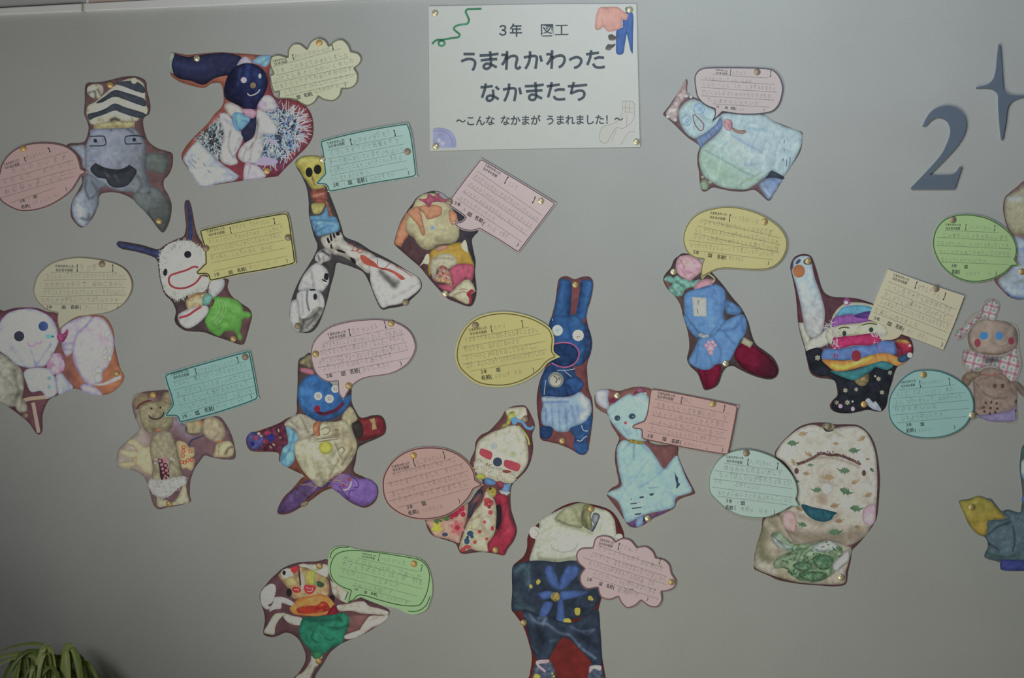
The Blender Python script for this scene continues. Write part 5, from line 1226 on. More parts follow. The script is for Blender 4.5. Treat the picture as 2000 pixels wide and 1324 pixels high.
d.shape('gap_shade', (110,72,70), "940,760 1040,740 1120,750 1080,820 1030,880 930,915 920,860", n=.15)
g_ = d.shape('green_cloth', (30,112,84), "520,780 600,765 700,760 850,735 900,730 940,770 945,830 925,880 900,940 880,1000 800,1040 740,1085 700,1105 620,1090 560,1040 510,980 480,900 490,860", n=.2, ns=10, b=[((16,66,52),22,.7,"540,790 700,800 860,780"),((16,70,56),10,.7,"740,860 860,870 930,840"),((14,64,50),8,.7,"620,900 600,960 650,1000"),((16,70,54),9,.7,"720,960 780,980 800,960"),((50,140,104),12,.5,"880,760 900,820"),((16,64,50),7,.6,"860,800 880,795"),((40,130,96),20,.5,"640,940 700,920")])
d.shape('leg', (172,170,144), "600,1120 640,1095 700,1110 680,1170 650,1220 610,1290 590,1400 420,1400 460,1310 520,1270 560,1220 590,1170", n=.14, b=[((120,110,80),8,.5,"600,1200 560,1290"),((44,40,40),16,.8,"640,1230 600,1330")])
d.shape('green_cloth_end', (40,110,70), "600,1080 700,1080 690,1130 640,1150 610,1130", n=.3)
d.tack(672,303,'brass thumbtack at the top of the many-coloured doll by the green note',0); d.tack(665,1168,'orange brass thumbtack on the pale leg of the many-coloured doll',3)

# denim-shirted doll with a pale hood
d = cutout(FM, "235,290 280,240 340,190 420,130 500,90 570,75 640,85 720,100 800,130 850,180 890,260 905,320 900,420 850,560 760,700 740,770 715,880 720,950 740,1050 745,1150 760,1250 775,1340 780,1400 225,1400 235,1300 250,1180 230,1080 190,960 130,870 105,830 110,700 108,600 115,530 150,495 190,460 215,400 218,330", (92,36,36), 'cut-out photo of a pale hooded doll in dark denim with a blue ribbon flower', grad=((112,34,30),560,700,560,1300), b=[((44,34,40),14,.5,"730,900 760,1300")])
h = d.shape('head', (166,172,150), "245,300 300,255 310,200 420,140 520,100 620,85 640,90 700,110 790,140 835,200 850,300 870,430 700,490 560,490 430,500 300,490 235,490 250,420 275,340", n=.08, b=[((120,124,84),26,.5,"440,200 540,240 640,270"),((130,132,98),9,.8,"420,190 450,220 540,240 590,255"),((190,192,184),60,.5,"480,380 620,360"),((110,112,80),14,.6,"300,470 420,485 560,465"),((140,142,110),10,.6,"310,300 420,240 560,260 680,300"),((188,190,180),30,.5,"760,200 800,280")])
d.shape('hood', (140,142,106), "415,185 480,120 560,85 625,85 610,150 600,200 610,255 540,250 460,225", parent=h, n=.08, b=[((110,112,74),8,.7,"560,140 590,230"),((160,160,126),16,.5,"500,130 520,200"),((104,104,70),6,.5,"430,200 520,240")])
d.shape('hood', (116,118,78), "625,90 690,110 670,170 680,270 620,250 600,190", parent=h, n=.15, b=[((80,80,54),9,.7,"650,110 610,160 640,240"),((150,150,110),8,.6,"650,180 660,250")])
d.shape('hood_opening', (120,126,132), "690,150 732,165 725,200 700,260 680,285 665,270 690,230 672,200", parent=h, n=.2, b=[((50,54,60),7,.9,"692,150 732,165 720,210 680,280")])
d.flat('ear', (176,178,160), [ell(270,290,38,44), ell(870,318,26,20)]); d.lines('ear_fold', (130,130,106), 5, ["270,265 295,285 290,315 270,320"])
d.lines('mouth', (138,142,130), 6, ["388,375 400,405 450,428 510,425 560,400 580,365"], parent=h)
c = d.shape('shirt', (42,54,70), "115,530 160,505 240,492 330,490 430,500 560,492 640,560 720,640 745,700 720,790 690,830 640,880 560,900 460,920 380,890 280,875 200,845 110,838 112,700 108,600", n=.22, b=[((60,90,96),24,.7,"140,560 200,530 220,650"),((56,80,84),20,.7,"130,720 180,790 240,840"),((30,36,48),30,.6,"300,600 380,820"),((60,74,90),12,.5,"560,560 640,700"),((24,30,42),20,.5,"500,800 620,850"),((58,86,92),20,.5,"150,820 250,850"),((70,90,110),8,.5,"230,520 230,700")])
for q in ["342,555 375,520 410,560 440,640 440,690 400,680 365,640", "440,690 460,600 510,525 580,535 575,590 530,640 480,690", "455,710 540,702 645,712 600,740 500,765 455,765", "300,740 295,720 350,705 410,715 395,750 330,765", "335,790 380,780 400,800 370,860 330,900 300,880", "440,760 470,770 485,900 465,930 425,925 430,850"]:
    d.shape('ribbon_petal', (62,90,150), q, parent=c, n=.12, b=[((50,72,124),6,.5,"400,560 410,640")])
d.shape('flower_centre', (150,130,60), "385,740 405,715 440,720 448,760 420,780 390,765", parent=c, n=.4, ns=4)
d.flat('yellow_felt', (160,150,50), ["280,635 300,620 312,640 290,662", "230,660 248,658 255,680 240,690", "650,745 668,738 688,770 650,768", "555,830 592,828 588,875 560,872", "478,905 515,900 530,930 500,948 475,940"], parent=c, n=.2)
p = d.shape('trousers', (44,56,74), "185,845 240,850 300,880 380,890 460,922 560,925 640,875 718,835 735,980 742,1080 745,1230 700,1240 640,1170 570,1100 520,1050 470,1035 430,1080 390,1150 360,1195 290,1192 250,1120 220,1000", n=.2, b=[((96,114,140),10,.8,"230,870 290,930 360,940 440,1000 520,1020 600,1110 700,1180"),((80,100,130),16,.7,"200,880 260,920"),((100,120,150),14,.7,"300,900 350,880 330,940"),((84,104,136),8,.7,"520,955 600,990 690,980"),((84,100,130),7,.7,"610,1000 650,1010 690,975"),((28,34,46),24,.7,"300,980 330,1060"),((70,92,110),10,.6,"380,1060 440,1050"),((70,90,110),8,.6,"250,1100 290,1140"),((26,32,44),24,.6,"600,1020 700,1100")])
for q, tr in (("265,1240 290,1195 360,1195 400,1230 425,1330 430,1400 245,1400 250,1330", "285,1200 370,1192 365,1215 300,1225 350,1270 345,1285 290,1240"), ("650,1290 665,1230 740,1240 765,1330 770,1400 640,1400", "665,1240 740,1235 735,1270 690,1255 660,1290")):
    f = d.shape('foot', (74,86,106), q, n=.5, ns=5); d.flat('foot_trim', (184,150,156), [tr], parent=f, n=.2)
d.flat('flower', (170,160,50), [ell(285,1315,24,22), ell(395,1290,8), ell(405,1310,9)], n=.3)
d.tack(670,122,'dull brass thumbtack at the top of the pale hooded doll',0); d.tack(192,930,'dull brass thumbtack on the left hip of the denim-shirted doll',0)

# pale snail-like doll under the pink note
d = cutout(FN, "305,200 320,225 315,280 330,330 400,365 480,400 620,470 760,500 960,500 1040,550 1150,595 1240,630 1305,655 1310,700 1300,790 1270,860 1210,950 1150,1030 1110,1110 1060,1190 1030,1240 1000,1235 940,1180 890,1150 800,1165 700,1160 600,1140 540,1130 500,1150 470,1165 440,1150 425,1080 420,1000 405,920 408,840 425,780 390,745 330,705 280,660 220,600 160,545 112,505 120,480 160,430 200,370 250,300", (112,88,92), 'cut-out photo of a pale blue-green round doll lying under the pink note', n=.08)
d.shape('ear_trim', (176,160,160), "300,205 312,235 308,290 340,340 300,360 250,430 240,500 215,560 170,540 135,490 170,430 215,360 265,270", n=.3, ns=6, b=[((180,110,110),9,.5,"290,260 240,330"),((186,130,130),8,.5,"200,400 170,470"),((150,170,160),10,.5,"180,420 160,520"),((150,150,100),9,.5,"250,440 215,520")])
d.flat('ear_pompom', (170,184,184), [ell(215,548,14), ell(150,520,14), ell(350,350,12), ell(310,345,12)])
hd = d.shape('head', (154,184,190), "250,460 300,400 360,370 420,385 500,430 560,470 620,540 600,580 500,650 400,705 340,690 290,640 260,580 245,520", n=.05, b=[((170,190,170),20,.5,"290,430 380,400"),((120,154,190),30,.5,"400,420 460,480"),((120,150,176),9,.6,"300,560 330,590")])
d.lines('button_eye', (112,140,178), 6, [np.concatenate([ell(420,455,46), ell(420,455,46)[:1]]), np.concatenate([ell(312,552,40,46), ell(312,552,40,46)[:1]]), np.concatenate([ell(430,455,14), ell(430,455,14)[:1]]), np.concatenate([ell(322,555,12), ell(322,555,12)[:1]])], parent=hd)
d.lines('mouth', (124,84,92), 9, ["368,505 375,560 400,610 430,640 455,630 460,590 440,560 410,530 375,495"], parent=hd)
b = d.shape('body', (158,186,194), "440,790 520,720 600,640 620,560 610,500 720,490 960,503 1050,555 1160,605 1300,660 1295,780 1210,950 1135,1035 1050,985 1000,1035 910,1100 830,1145 720,1145 620,1130 540,1090 460,1030 425,940 420,860", n=.05, grad=((152,184,172),900,700,600,1080), b=[((110,150,140),7,.8,"470,810 620,890 760,970 890,1030"),((130,170,140),60,.4,"480,900 700,1060"),((110,140,176),14,.5,"820,940 900,930"),((112,144,186),12,.6,"720,690 800,740 960,830"),((176,190,180),30,.5,"640,680 800,790"),((120,150,120),9,.6,"780,1100 960,1000"),((110,150,180),16,.4,"820,620 1000,640"),((126,150,180),9,.6,"1050,985 930,1080"),((180,196,196),40,.3,"700,830 960,850"),((120,160,120),12,.5,"820,1060 960,1060")])
c = d.shape('collar', (112,140,184), "400,710 480,660 560,590 600,530 620,570 615,620 540,690 480,740 440,790 425,780", n=.06)
d.lines('collar_pleats', (80,104,146), 6, ["430,700 450,770", "470,670 505,730", "500,640 540,700", "540,610 580,665", "570,580 610,630"], parent=c)
d.shape('rose', (190,146,154), "630,560 660,538 700,555 710,600 690,640 650,635 632,600", n=.2, b=[((150,100,110),7,.6,"650,570 680,590 670,610")]); d.shape('rose_leaf', (176,140,136), "700,610 760,635 820,635 825,660 780,670 720,650", n=.2, b=[((120,150,110),9,.6,"790,640 830,650")])
d.shape('foot', (124,150,190), "935,1110 990,1060 1060,1045 1135,1060 1110,1110 1060,1190 1020,1235 980,1190", n=.1, b=[((90,110,170),14,.5,"1060,1060 1100,1090"),((160,184,196),14,.5,"960,1110 1020,1200")]); d.shape('dark_gap', (60,74,92), "1010,1030 1050,990 1150,1040 1135,1060 1060,1045 990,1052", n=.2)
d.shape('pompom', (144,172,140), "430,1090 450,1065 485,1068 502,1100 490,1145 460,1152 435,1130", n=.15); d.flat('pompom', (144,160,130), [ell(515,1085,16,12), ell(450,1040,12)])
d.lines('printed_marks', (70,96,140), 6, ["1155,720 1152,750", "1150,795 1155,815", "1142,880 1144,900", "1175,890 1172,950", "1205,870 1200,950"], parent=b)

# blue dress doll with a pink yarn head
d = cutout(FO, "190,385 225,365 300,390 400,480 440,520 500,590 560,670 620,740 665,830 690,920 720,985 780,1030 840,1080 872,1150 860,1200 815,1222 740,1210 660,1180 600,1150 560,1130 520,1140 490,1180 465,1250 430,1280 370,1293 345,1240 320,1180 270,1130 250,1080 265,1000 255,900 225,800 205,720 170,660 120,610 88,550 100,510 140,460 160,410", (74,60,62), 'cut-out photo of a doll with a pink yarn head in a sky blue dress', b=[((130,84,70),10,.8,"95,540 170,650 210,720 215,800 260,930 255,1060"),((60,44,50),20,.5,"600,1090 700,1180")])
d.shape('leg', (116,22,48), "325,1150 400,1130 470,1110 480,1170 450,1250 420,1278 375,1285 350,1230", n=.12, b=[((84,14,36),14,.5,"370,1160 390,1270")])
d.shape('leg', (112,20,46), "570,1050 620,980 690,990 760,1030 830,1090 865,1150 855,1195 810,1212 740,1200 670,1170 610,1130", n=.1, grad=((66,26,40),640,1070,870,1180), b=[((130,26,56),36,.5,"640,1040 720,1090"),((60,20,34),16,.5,"600,1110 700,1180")])
d.shape('tag', (168,164,136), "635,935* 700,970* 680,1008* 618,975*", n=.08)
d.shape('leaves', (104,160,144), "92,545 120,515 160,530 180,515 230,540 300,550 340,540 310,590 260,600 230,620 220,650 180,658 140,630 125,600 150,575 120,560", n=.3, ns=6, b=[((60,100,90),8,.7,"180,560 230,590"),((60,90,84),7,.6,"150,600 180,640")])
hd = d.shape('head', (186,142,152), "190,395 230,378 290,380 320,400 350,440 345,490 300,530 270,552 220,530 185,500 172,450", n=.18, ns=7, b=[((196,170,150),18,.6,"230,430 270,440"),((160,112,124),7,.7,"210,410 240,480 290,500"),((160,112,124),7,.6,"290,420 320,470 280,530"),((160,110,124),6,.6,"200,460 240,510")])
d.shape('collar', (190,134,148), "298,610 310,570 370,540 430,545 430,568 370,600 330,618", n=.12, b=[((150,160,90),7,.7,"380,515 430,530 440,550")]); d.lines('green_trim', (160,170,100), 8, ["350,540 390,505 430,530 436,550 420,560"])
b = d.shape('dress', (84,130,184), "232,650 270,620 340,600 430,575 480,590 510,630 510,700 500,780 510,830 480,880 430,930 380,925 330,900 280,850 235,790 228,710", n=.07, b=[((58,92,140),8,.7,"240,790 300,880 340,925"),((64,100,150),12,.5,"480,620 500,800"),((100,150,200),40,.4,"400,720 420,860"),((60,94,144),7,.6,"345,600 400,590"),((60,96,146),6,.5,"430,580 440,640"),((64,100,150),9,.5,"460,850 400,930")])
d.shape('sleeve', (76,120,170), "505,680 560,700 620,745 600,780 540,780 510,760", n=.2, b=[((50,80,120),8,.6,"530,720 560,740")]); d.shape('sleeve', (80,124,176), "225,795 245,790 290,850 330,900 350,935 310,935 260,880", n=.1)
s = d.shape('skirt', (86,134,190), "340,940 420,925 460,880 520,820 620,780 655,830 650,900 600,980 560,1060 520,1115 450,1120 400,1155 330,1150 262,1105 280,1050 310,990", n=.07, b=[((60,96,148),8,.7,"460,890 560,880 620,820"),((62,98,150),8,.6,"430,940 480,1030 470,1110"),((62,98,150),9,.6,"500,900 570,980"),((64,100,150),8,.6,"330,980 310,1110"),((100,150,204),20,.5,"540,900 580,940"),((60,96,148),10,.6,"620,800 630,900"),((62,98,150),8,.5,"400,1040 420,1120")])
d.shape('name_patch', (168,172,162), "285,662* 380,668* 382,795* 295,792*", parent=b, n=.04, e=.05); d.lines('patch_writing', (80,84,88), 4, ["322,680 325,715", "332,685 330,700", "318,740 325,775"], parent=b)
d.shape('waist_bow', (176,186,196), "325,918 345,905 370,920 395,915 400,932 370,940 345,935", parent=b, n=.25, ns=5)
d.flat('paw_patch', (188,134,156), [ell(408,1010,26,28), ell(380,990,13), ell(398,970,13), ell(425,968,13), ell(442,988,13), ell(410,1040,16)], parent=s, n=.1); d.flat('paw_patch', (190,170,176), [ell(410,1010,12,14), ell(383,990,5), ell(400,972,5), ell(424,970,5), ell(440,990,5), ell(412,1035,7)], parent=s)
d.tack(158,490,'bright brass thumbtack beside the pink yarn head of the blue dress doll',1); d.tack(512,1113,'bright brass thumbtack at the skirt hem of the blue dress doll',1)

# rainbow-striped doll with a raised white arm
d = cutout(FQ, "100,150 130,115 190,98 240,115 262,160 285,230 310,320 340,385 400,415 480,420 560,425 640,445 720,480 800,560 900,680 970,720 995,790 985,850 940,895 880,930 855,980 840,1040 820,1100 805,1170 790,1230 750,1262 660,1250 600,1262 520,1275 440,1270 395,1250 380,1215 400,1180 435,1140 430,1080 415,1035 370,1020 300,1012 240,980 215,900 195,800 165,700 145,600 130,420 105,280 88,200", (84,52,60), 'cut-out photo of a rainbow-striped doll with one raised white arm')
a = d.shape('arm', (150,170,180), "105,170 130,130 180,112 235,125 250,190 270,280 300,360 325,440 343,520 335,640 310,690 260,720 210,690 185,600 165,480 130,330 100,230", n=.06, grad=((158,162,160),220,300,250,640), b=[((176,184,186),26,.5,"180,320 220,450"),((130,140,140),14,.5,"290,380 250,480"),((130,136,134),10,.5,"270,570 300,640"),((120,130,134),8,.5,"190,620 200,680")])
d.flat('paw_pads', (152,92,56), [ell(152,225,46,48)], parent=a, n=.15); d.flat('paw_pads', (60,70,88), ["125,165 150,135 168,140 155,165 130,175", "95,190 108,160 112,180 102,215", "185,150 205,130 240,135 245,170 215,180 190,170"], parent=a)
d.shape('shoulder', (172,174,160), "148,605* 190,610 200,660 240,720 300,700 350,655 410,640 420,700 350,770 280,800 210,815 190,760 165,680", n=.08, b=[((110,110,90),7,.7,"230,740 250,715"),((140,140,110),12,.5,"190,720 210,760")])
dr = d.shape('dark_dress', (34,38,46), "205,820 300,790 340,850 330,880 400,960 480,1010 560,1030 640,1010 720,930 800,900 900,880 870,940 850,990 830,1060 810,1140 795,1220 755,1258 660,1245 580,1262 500,1272 430,1262 392,1230 405,1185 445,1140 440,1080 410,1030 360,1000 300,1000 245,965 215,880", n=.3)
fl = [(290,865,22),(495,1105,18),(575,1098,16),(740,1020,18),(825,975,18),(765,1120,18),(430,1195,18),(510,1195,20),(715,1000,10)]
d.flat('daisies', (150,150,130), [ell(x+r*.5*math.cos(t), y+r*.5*math.sin(t), r*.48, r*.26, math.degrees(t)) for x,y,r in fl for t in np.arange(0.4,6.6,1.05)], parent=dr, n=.3)
d.flat('daisy_centres', (140,120,70), [ell(x,y,r*.22) for x,y,r in fl], parent=dr); d.flat('beads', (170,140,170), [ell(458,1222,16), ell(550,1242,14,17)], parent=dr, n=.2); d.flat('bead', (150,170,186), [ell(548,1188,8)], parent=dr)
d.shape('gold_hem', (126,110,74), "560,1030 620,1000 670,990 665,1040 640,1070 600,1070", n=.5, ns=4)
hd = d.shape('head', (172,174,150), "385,630 400,560 440,500 500,460 580,455 660,465 720,490 760,560 800,650 790,720 740,760 600,780 440,800 380,760 345,700 370,650", n=.06)
for nm, c, q in [('blue_stripe', (80,150,180), "415,570 440,530 480,490 560,475 650,480 700,500 690,525 600,545 500,548"), ('purple_stripe', (136,78,156), "395,620 410,570 500,545 600,545 700,520 750,540 760,590 690,600 560,612 460,625 400,640"), ('cream_stripe', (178,180,150), "400,650 460,622 600,608 740,590 790,640 800,680 740,700 620,695 500,705 410,715"), ('pink_stripe', (178,44,96), "400,735 420,712 560,700 720,680 740,700 760,740 700,770 560,775 440,800 395,790")]:
    d.shape(nm, c, q, parent=hd, n=.1)
d.shape('cuff', (84,56,130), "560,560 620,530 690,522 700,560 640,575", parent=hd, n=.1); d.spikes('hair_fringe', [(176,170,186),(188,184,190),(170,150,176)], "350,600 400,600 440,690 420,800 370,790 345,700", 60, 34, 5, jitter=.9, parent=hd); d.spikes('hair_fringe', [(176,170,186),(188,184,190)], "700,690 760,680 790,740 740,790 720,760", 40, 30, 5, jitter=.9, parent=hd)
d.lines('eyebrow', (70,66,40), 8, ["443,652 480,640 525,645", "615,625 670,612 730,618"], parent=hd); d.flat('eye', (44,60,60), [ell(487,685,15,20), ell(685,658,17,18)], parent=hd)
d.flat('hair_ring', (130,60,120), [ell(503,450,26,28)]); d.flat('hair_ring', (190,190,190), [ell(500,458,15,14)])
b = d.shape('blue_body', (84,116,176), "340,800 440,800 560,778 700,768 760,740 860,745 880,790 860,840 720,845 560,880 440,880 325,878", n=.12, b=[((140,110,170),10,.6,"740,760 750,820"),((56,70,120),12,.5,"860,760 870,840")])
d.shape('orange_stripe', (198,130,60), "322,880 400,880 480,885 600,870 700,840 800,830 880,860 940,890 880,925 800,900 720,920 640,925 540,950 430,965 370,930", n=.12, b=[((190,180,60),18,.8,"400,920 480,940 560,910 680,860"),((160,90,40),10,.6,"800,850 820,900"),((160,90,40),9,.5,"720,850 730,900"),((200,190,150),10,.6,"570,900 620,880")])
d.shape('teal_stripe', (50,122,128), "385,960 480,965 580,950 700,905 780,890 850,920 800,955 720,935 690,960 640,990 560,1030 480,1010 420,985", n=.15)
d.shape('side_ruffle', (150,40,60), "860,740 930,730 980,760 990,820 960,860 900,870 880,810", n=.3, b=[((40,70,110),12,.7,"900,860 970,850"),((180,170,60),14,.8,"880,735 960,745"),((60,30,60),10,.6,"900,790 920,850")]); d.shape('side_ruffle', (46,84,120), "880,870 960,830 985,850 940,890 900,900", n=.3)
d.flat('pompom', (180,184,196), [ell(970,845,20), ell(970,775,10)]); d.flat('button_nose', (134,44,60), [ell(575,850,36,42)], parent=b, n=.15); d.lines('patch_letter', (150,50,90), 7, ["412,830 412,868", "412,850 432,840 435,866"], parent=b)
d.shape('shoe', (150,160,176), "640,1190 665,1162 700,1195 718,1185 760,1250 740,1255 690,1240", n=.06, e=.05)
d.tack(220,152,'brass thumbtack at the tip of the rainbow doll\'s raised white arm',0); d.tack(632,1208,'orange brass thumbtack at the bottom of the rainbow-striped doll',3)

# big-faced dinosaur-print doll
d = cutout(FR, "527,330 560,255 620,190 700,125 780,98 880,92 960,105 1040,105 1120,112 1180,150 1230,220 1260,320 1278,480 1275,600 1260,760 1230,830 1180,900 1120,970 1082,1010 1070,1080 1050,1170 1035,1250 960,1268 850,1262 700,1250 560,1225 480,1190 400,1155 376,1135 380,1050 400,960 430,860 450,760 560,720 680,600 620,430", (86,58,60), 'cut-out photo of a big round-faced doll in cream dinosaur-print cloth')
sc_ = d.shape('green_scarf_ground', (146,140,120), "395,970 430,870 460,780 560,760 640,900 700,960 900,940 1068,985 1060,1080 1035,1170 1025,1245 900,1255 700,1240 560,1205 480,1180 382,1130 385,1040", n=.12, ns=14, b=[((84,84,56),40,.7,"440,880 430,1020 480,1080"),((96,92,66),30,.5,"500,760 560,900"),((170,168,160),30,.5,"420,1100 520,1160"),((130,126,90),24,.5,"560,1180 640,1210"),((160,160,160),30,.5,"1000,1080 1000,1200"),((170,166,160),26,.5,"880,980 960,980")])
hd = d.shape('head', (166,162,148), "535,330 570,250 640,180 720,128 800,108 880,130 950,135 1020,122 1110,120 1180,160 1225,240 1252,340 1262,480 1258,640 1245,780 1210,850 1170,910 1060,972 900,940 740,965 660,940 590,840 560,740 640,700 690,600 660,470 600,380", n=.07, ns=20, b=[((96,80,60),60,.6,"640,860 760,920 960,920 1120,900"),((110,92,70),40,.5,"560,760 640,850"),((140,122,100),60,.4,"860,640 900,480"),((120,100,76),30,.5,"860,640 880,660"),((120,106,84),40,.5,"1200,840 1230,700"),((184,182,168),60,.4,"700,200 620,300"),((184,182,170),50,.3,"1100,300 1180,420"),((120,108,90),10,.6,"690,395 800,350 920,345 1040,375 1130,410"),((130,124,100),12,.5,"940,150 1010,190"),((100,84,66),30,.4,"700,760 850,810 980,760")])
def dino(cx, cy, s, c, fl, rot):
    P = np.array([(-1,-.1),(-.6,-.35),(-.45,-.6),(-.3,-.35),(-.15,-.62),(0,-.35),(.18,-.58),(.3,-.25),(.6,-.15),(1.1,-.35),(.7,.05),(.4,.2),(.42,.55),(.25,.3),(-.1,.3),(-.2,.6),(-.35,.3),(-.7,.2)])*s
    P[:,0] *= fl; r = math.radians(rot); return np.stack([cx+P[:,0]*math.cos(r)-P[:,1]*math.sin(r), cy+P[:,0]*math.sin(r)+P[:,1]*math.cos(r)], -1)
GD = [(658,243,44,1,0),(1020,440,46,-1,5),(1040,590,52,1,20),(825,578,40,-1,0),(1115,712,50,1,5),(1098,295,44,1,0),(965,882,54,1,-5),(720,825,38,-1,20),(785,398,24,1,0),(1225,435,24,1,40),(690,515,20,1,0)]
BD = [(730,175,38,1,-10),(1150,210,34,-1,-30),(765,320,34,-1,30),(970,245,26,1,0),(905,490,48,-1,0),(1105,520,34,1,-20),(1195,615,36,-1,-20),(960,690,38,1,-10),(700,710,36,-1,30),(1130,850,34,1,20),(1195,355,20,1,0),(990,800,36,1,-10),(755,460,30,1,0),(660,380,30,1,60)]
d.flat('green_dinosaurs', (76,106,76), [dino(x,y,s,0,f,r) for x,y,s,f,r in GD], parent=hd, n=.2); d.flat('brown_dinosaurs', (138,116,84), [dino(x,y,s,0,f,r) for x,y,s,f,r in BD], parent=hd, n=.3)
d.lines('beaded_brow', (90,64,60), 20, ["688,390 740,375 800,345 860,315 920,325 980,325 1040,345 1100,370 1140,392"], parent=hd, n=.5)
rg = np.random.default_rng(4); PB = curve("688,385 740,370 800,340 860,310 920,318 980,320 1040,340 1100,366 1140,388", lambda a: np.asarray(a, float), False, res=9)
d.flat('beads', (60,56,84), [ell(x+rg.normal()*4, y+rg.normal()*8, 5.5) for x, y in PB[::2]], parent=hd, n=.4); d.flat('beads', (130,84,66), [ell(x+rg.normal()*4, y+rg.normal()*8, 5) for x, y in PB[1::2]], parent=hd, n=.4)
d.flat('bead_eye', (80,56,52), [ell(682,440,16,22), ell(1166,455,15,22)], parent=hd, n=.2)
d.shape('pompom_nose', (204,206,204), "858,565 870,535 900,527 930,540 940,570 925,600 895,608 868,595", parent=hd, n=.03, e=.3, ew=2)
d.shape('mouth', (36,84,98), "716,685 740,680 800,700 880,715 960,735 975,742 950,760 930,790 880,805 820,795 770,765 735,725", parent=hd, n=.2, ns=6)
d.shape('cheek', (182,148,146), "585,770 600,735 630,725 665,740 682,790 682,840 665,875 620,860 585,830", parent=hd, n=.08, b=[((160,120,100),12,.5,"640,790 650,840")]); d.shape('cheek', (188,154,166), "1155,770 1165,710 1210,680 1245,680 1250,760 1240,810 1205,832 1165,810", parent=hd, n=.06)
d.shape('topknot', (120,118,92), "865,115 885,98 930,98 960,120 945,150 900,160 880,145", n=.3, b=[((36,34,34),9,.8,"880,140 920,158 950,145")]); d.lines('topknot_tie', (150,150,130), 5, ["945,140 1000,180 1020,205", "870,185 895,155"])
g_ = d.shape('leaf_scarf', (112,136,102), "500,890 560,880 620,930 680,965 800,960 880,940 960,960 1010,1000 1000,1080 960,1160 900,1210 820,1240 720,1230 660,1200 600,1140 530,1140 515,1100 560,1050 620,1020 540,980 510,930", n=.35, ns=9, b=[((150,168,160),26,.7,"540,930 620,990"),((160,176,164),30,.6,"820,1000 900,980"),((44,84,60),9,.8,"710,1080 740,1020 800,970"),((50,80,56),10,.7,"560,1090 680,1010 760,1000"),((40,76,56),30,.6,"720,1180 860,1200"),((56,90,66),9,.7,"820,1060 920,1060 960,1120"),((150,160,140),12,.6,"540,1110 640,1060"),((40,80,56),12,.7,"640,1180 660,1220")])
for q, c in [("512,895 545,930 600,960 660,985 640,1010 590,1005 530,970 510,940", (160,172,168)), ("700,1085 710,1030 750,990 810,965 800,1000 760,1030 735,1080 720,1110", (128,158,120)), ("800,985 850,955 920,940 975,965 960,1005 890,1015 830,1020", (166,178,176)), ("520,1130 530,1090 580,1060 650,1035 700,1010 690,1045 620,1085 560,1110 540,1138", (136,160,126)), ("960,1160 940,1110 985,1060 1040,1010 1065,1000 1055,1080 1000,1140", (166,170,172))]:
    d.shape('ruffle', c, q, parent=g_, n=.2, ns=7, e=.3, b=[((60,100,70),8,.6,"520,900 600,990 660,1000")])
for q in ["660,1110 720,1090 790,1110 780,1150 720,1160 670,1140", "800,1060 880,1040 940,1070 930,1130 860,1150 810,1110", "700,1180 780,1160 880,1170 900,1200 820,1230 740,1220"]:
    d.shape('ruffle', (84,118,86), q, parent=g_, n=.35, ns=6, e=.35)
rg = np.random.default_rng(9); LP = curve("520,900 620,960 760,980 900,950 1000,1000 950,1150 820,1230 680,1200 560,1110 640,1030", lambda a: np.asarray(a, float)); 
pts = [(x, y) for x, y in rg.random((160, 2))*[500,360]+[510,890] if inside(np.array([[x, y]]), LP)[0]]
d.flat('leaf_print', (44,96,64), [ell(x, y, 9+8*rg.random(), 4, rg.random()*180, 7) for x, y in pts], parent=g_, n=.4)
d.tack(908,120,'brass thumbtack at the topknot of the dinosaur-print doll',2); d.tack(1003,1205,'tiny bright thumbtack at the lower right corner of the dinosaur-print doll',1)

# gingerbread-like doll with tartan bows
def tartan(it, k):
    def f(V, c):
        U = (V-[it.F.x0, it.F.y0])*it.F.k; p = (U[:,0]*0.96+U[:,1]*0.25)/k; q = (-U[:,0]*0.25+U[:,1]*0.96)/k
        a = (np.abs(p%1-.5) < .13).astype(float); b = (np.abs(q%1-.5) < .13).astype(float); g = ((np.abs((p+.5)%1-.5) < .12)&(np.abs((q+.5)%1-.5) < .14)).astype(float)
        m = np.clip((a+b)*.5, 0, .85)[:,None]; c = c*(1-m)+np.array((140,60,84.))*m; return c*(1-g[:,None]*.7)+np.array((70,130,90.))*g[:,None]*.7
    return f
FT2 = Frame(1860, 570, 5.093)
d = cutout(FT2, "25,450 20,410 80,340 180,230 270,180 320,90 380,65 430,80 470,120 460,200 440,290 560,300 640,340 665,430 660,530 680,620 690,740 660,840 640,880 720,960 730,1060 640,1020 640,1290 500,1292 380,1285 290,1260 250,1235 180,1200 150,1050 120,950 60,900 80,850 130,800 90,720 95,600 120,570 170,600 150,500 160,420 90,470 50,480", (128,124,116), 'cut-out photo of a brownish round-headed doll with tartan bows', n=.05, e=.08, curl=0.0006)
hd = d.shape('head', (134,120,108), "150,450 180,370 240,300 320,270 420,280 540,300 620,350 650,430 640,540 560,600 450,630 350,625 250,605 180,560", n=.08, grad=((112,100,92),400,400,640,380), b=[((92,80,70),20,.6,"180,380 160,480 200,560"),((104,84,66),16,.6,"300,610 420,620 520,600"),((146,128,112),40,.4,"280,380 340,520"),((84,80,76),20,.5,"620,360 640,500")])
d.flat('eye', (52,112,176), [ell(312,436,41), ell(465,438,36,42)], parent=hd, n=.08); d.flat('cheek', (128,52,66), [ell(250,508,32,42), ell(585,487,31,38)], parent=hd, n=.12)
d.shape('bow', (150,154,150), "25,430 50,390 110,340 180,300 240,240 290,210 300,150 340,110 400,75 450,110 465,170 440,220 420,290 370,275 290,255 230,310 170,370 110,430 70,465 35,460", step=1.8, pat=tartan(d, 74), n=.1)
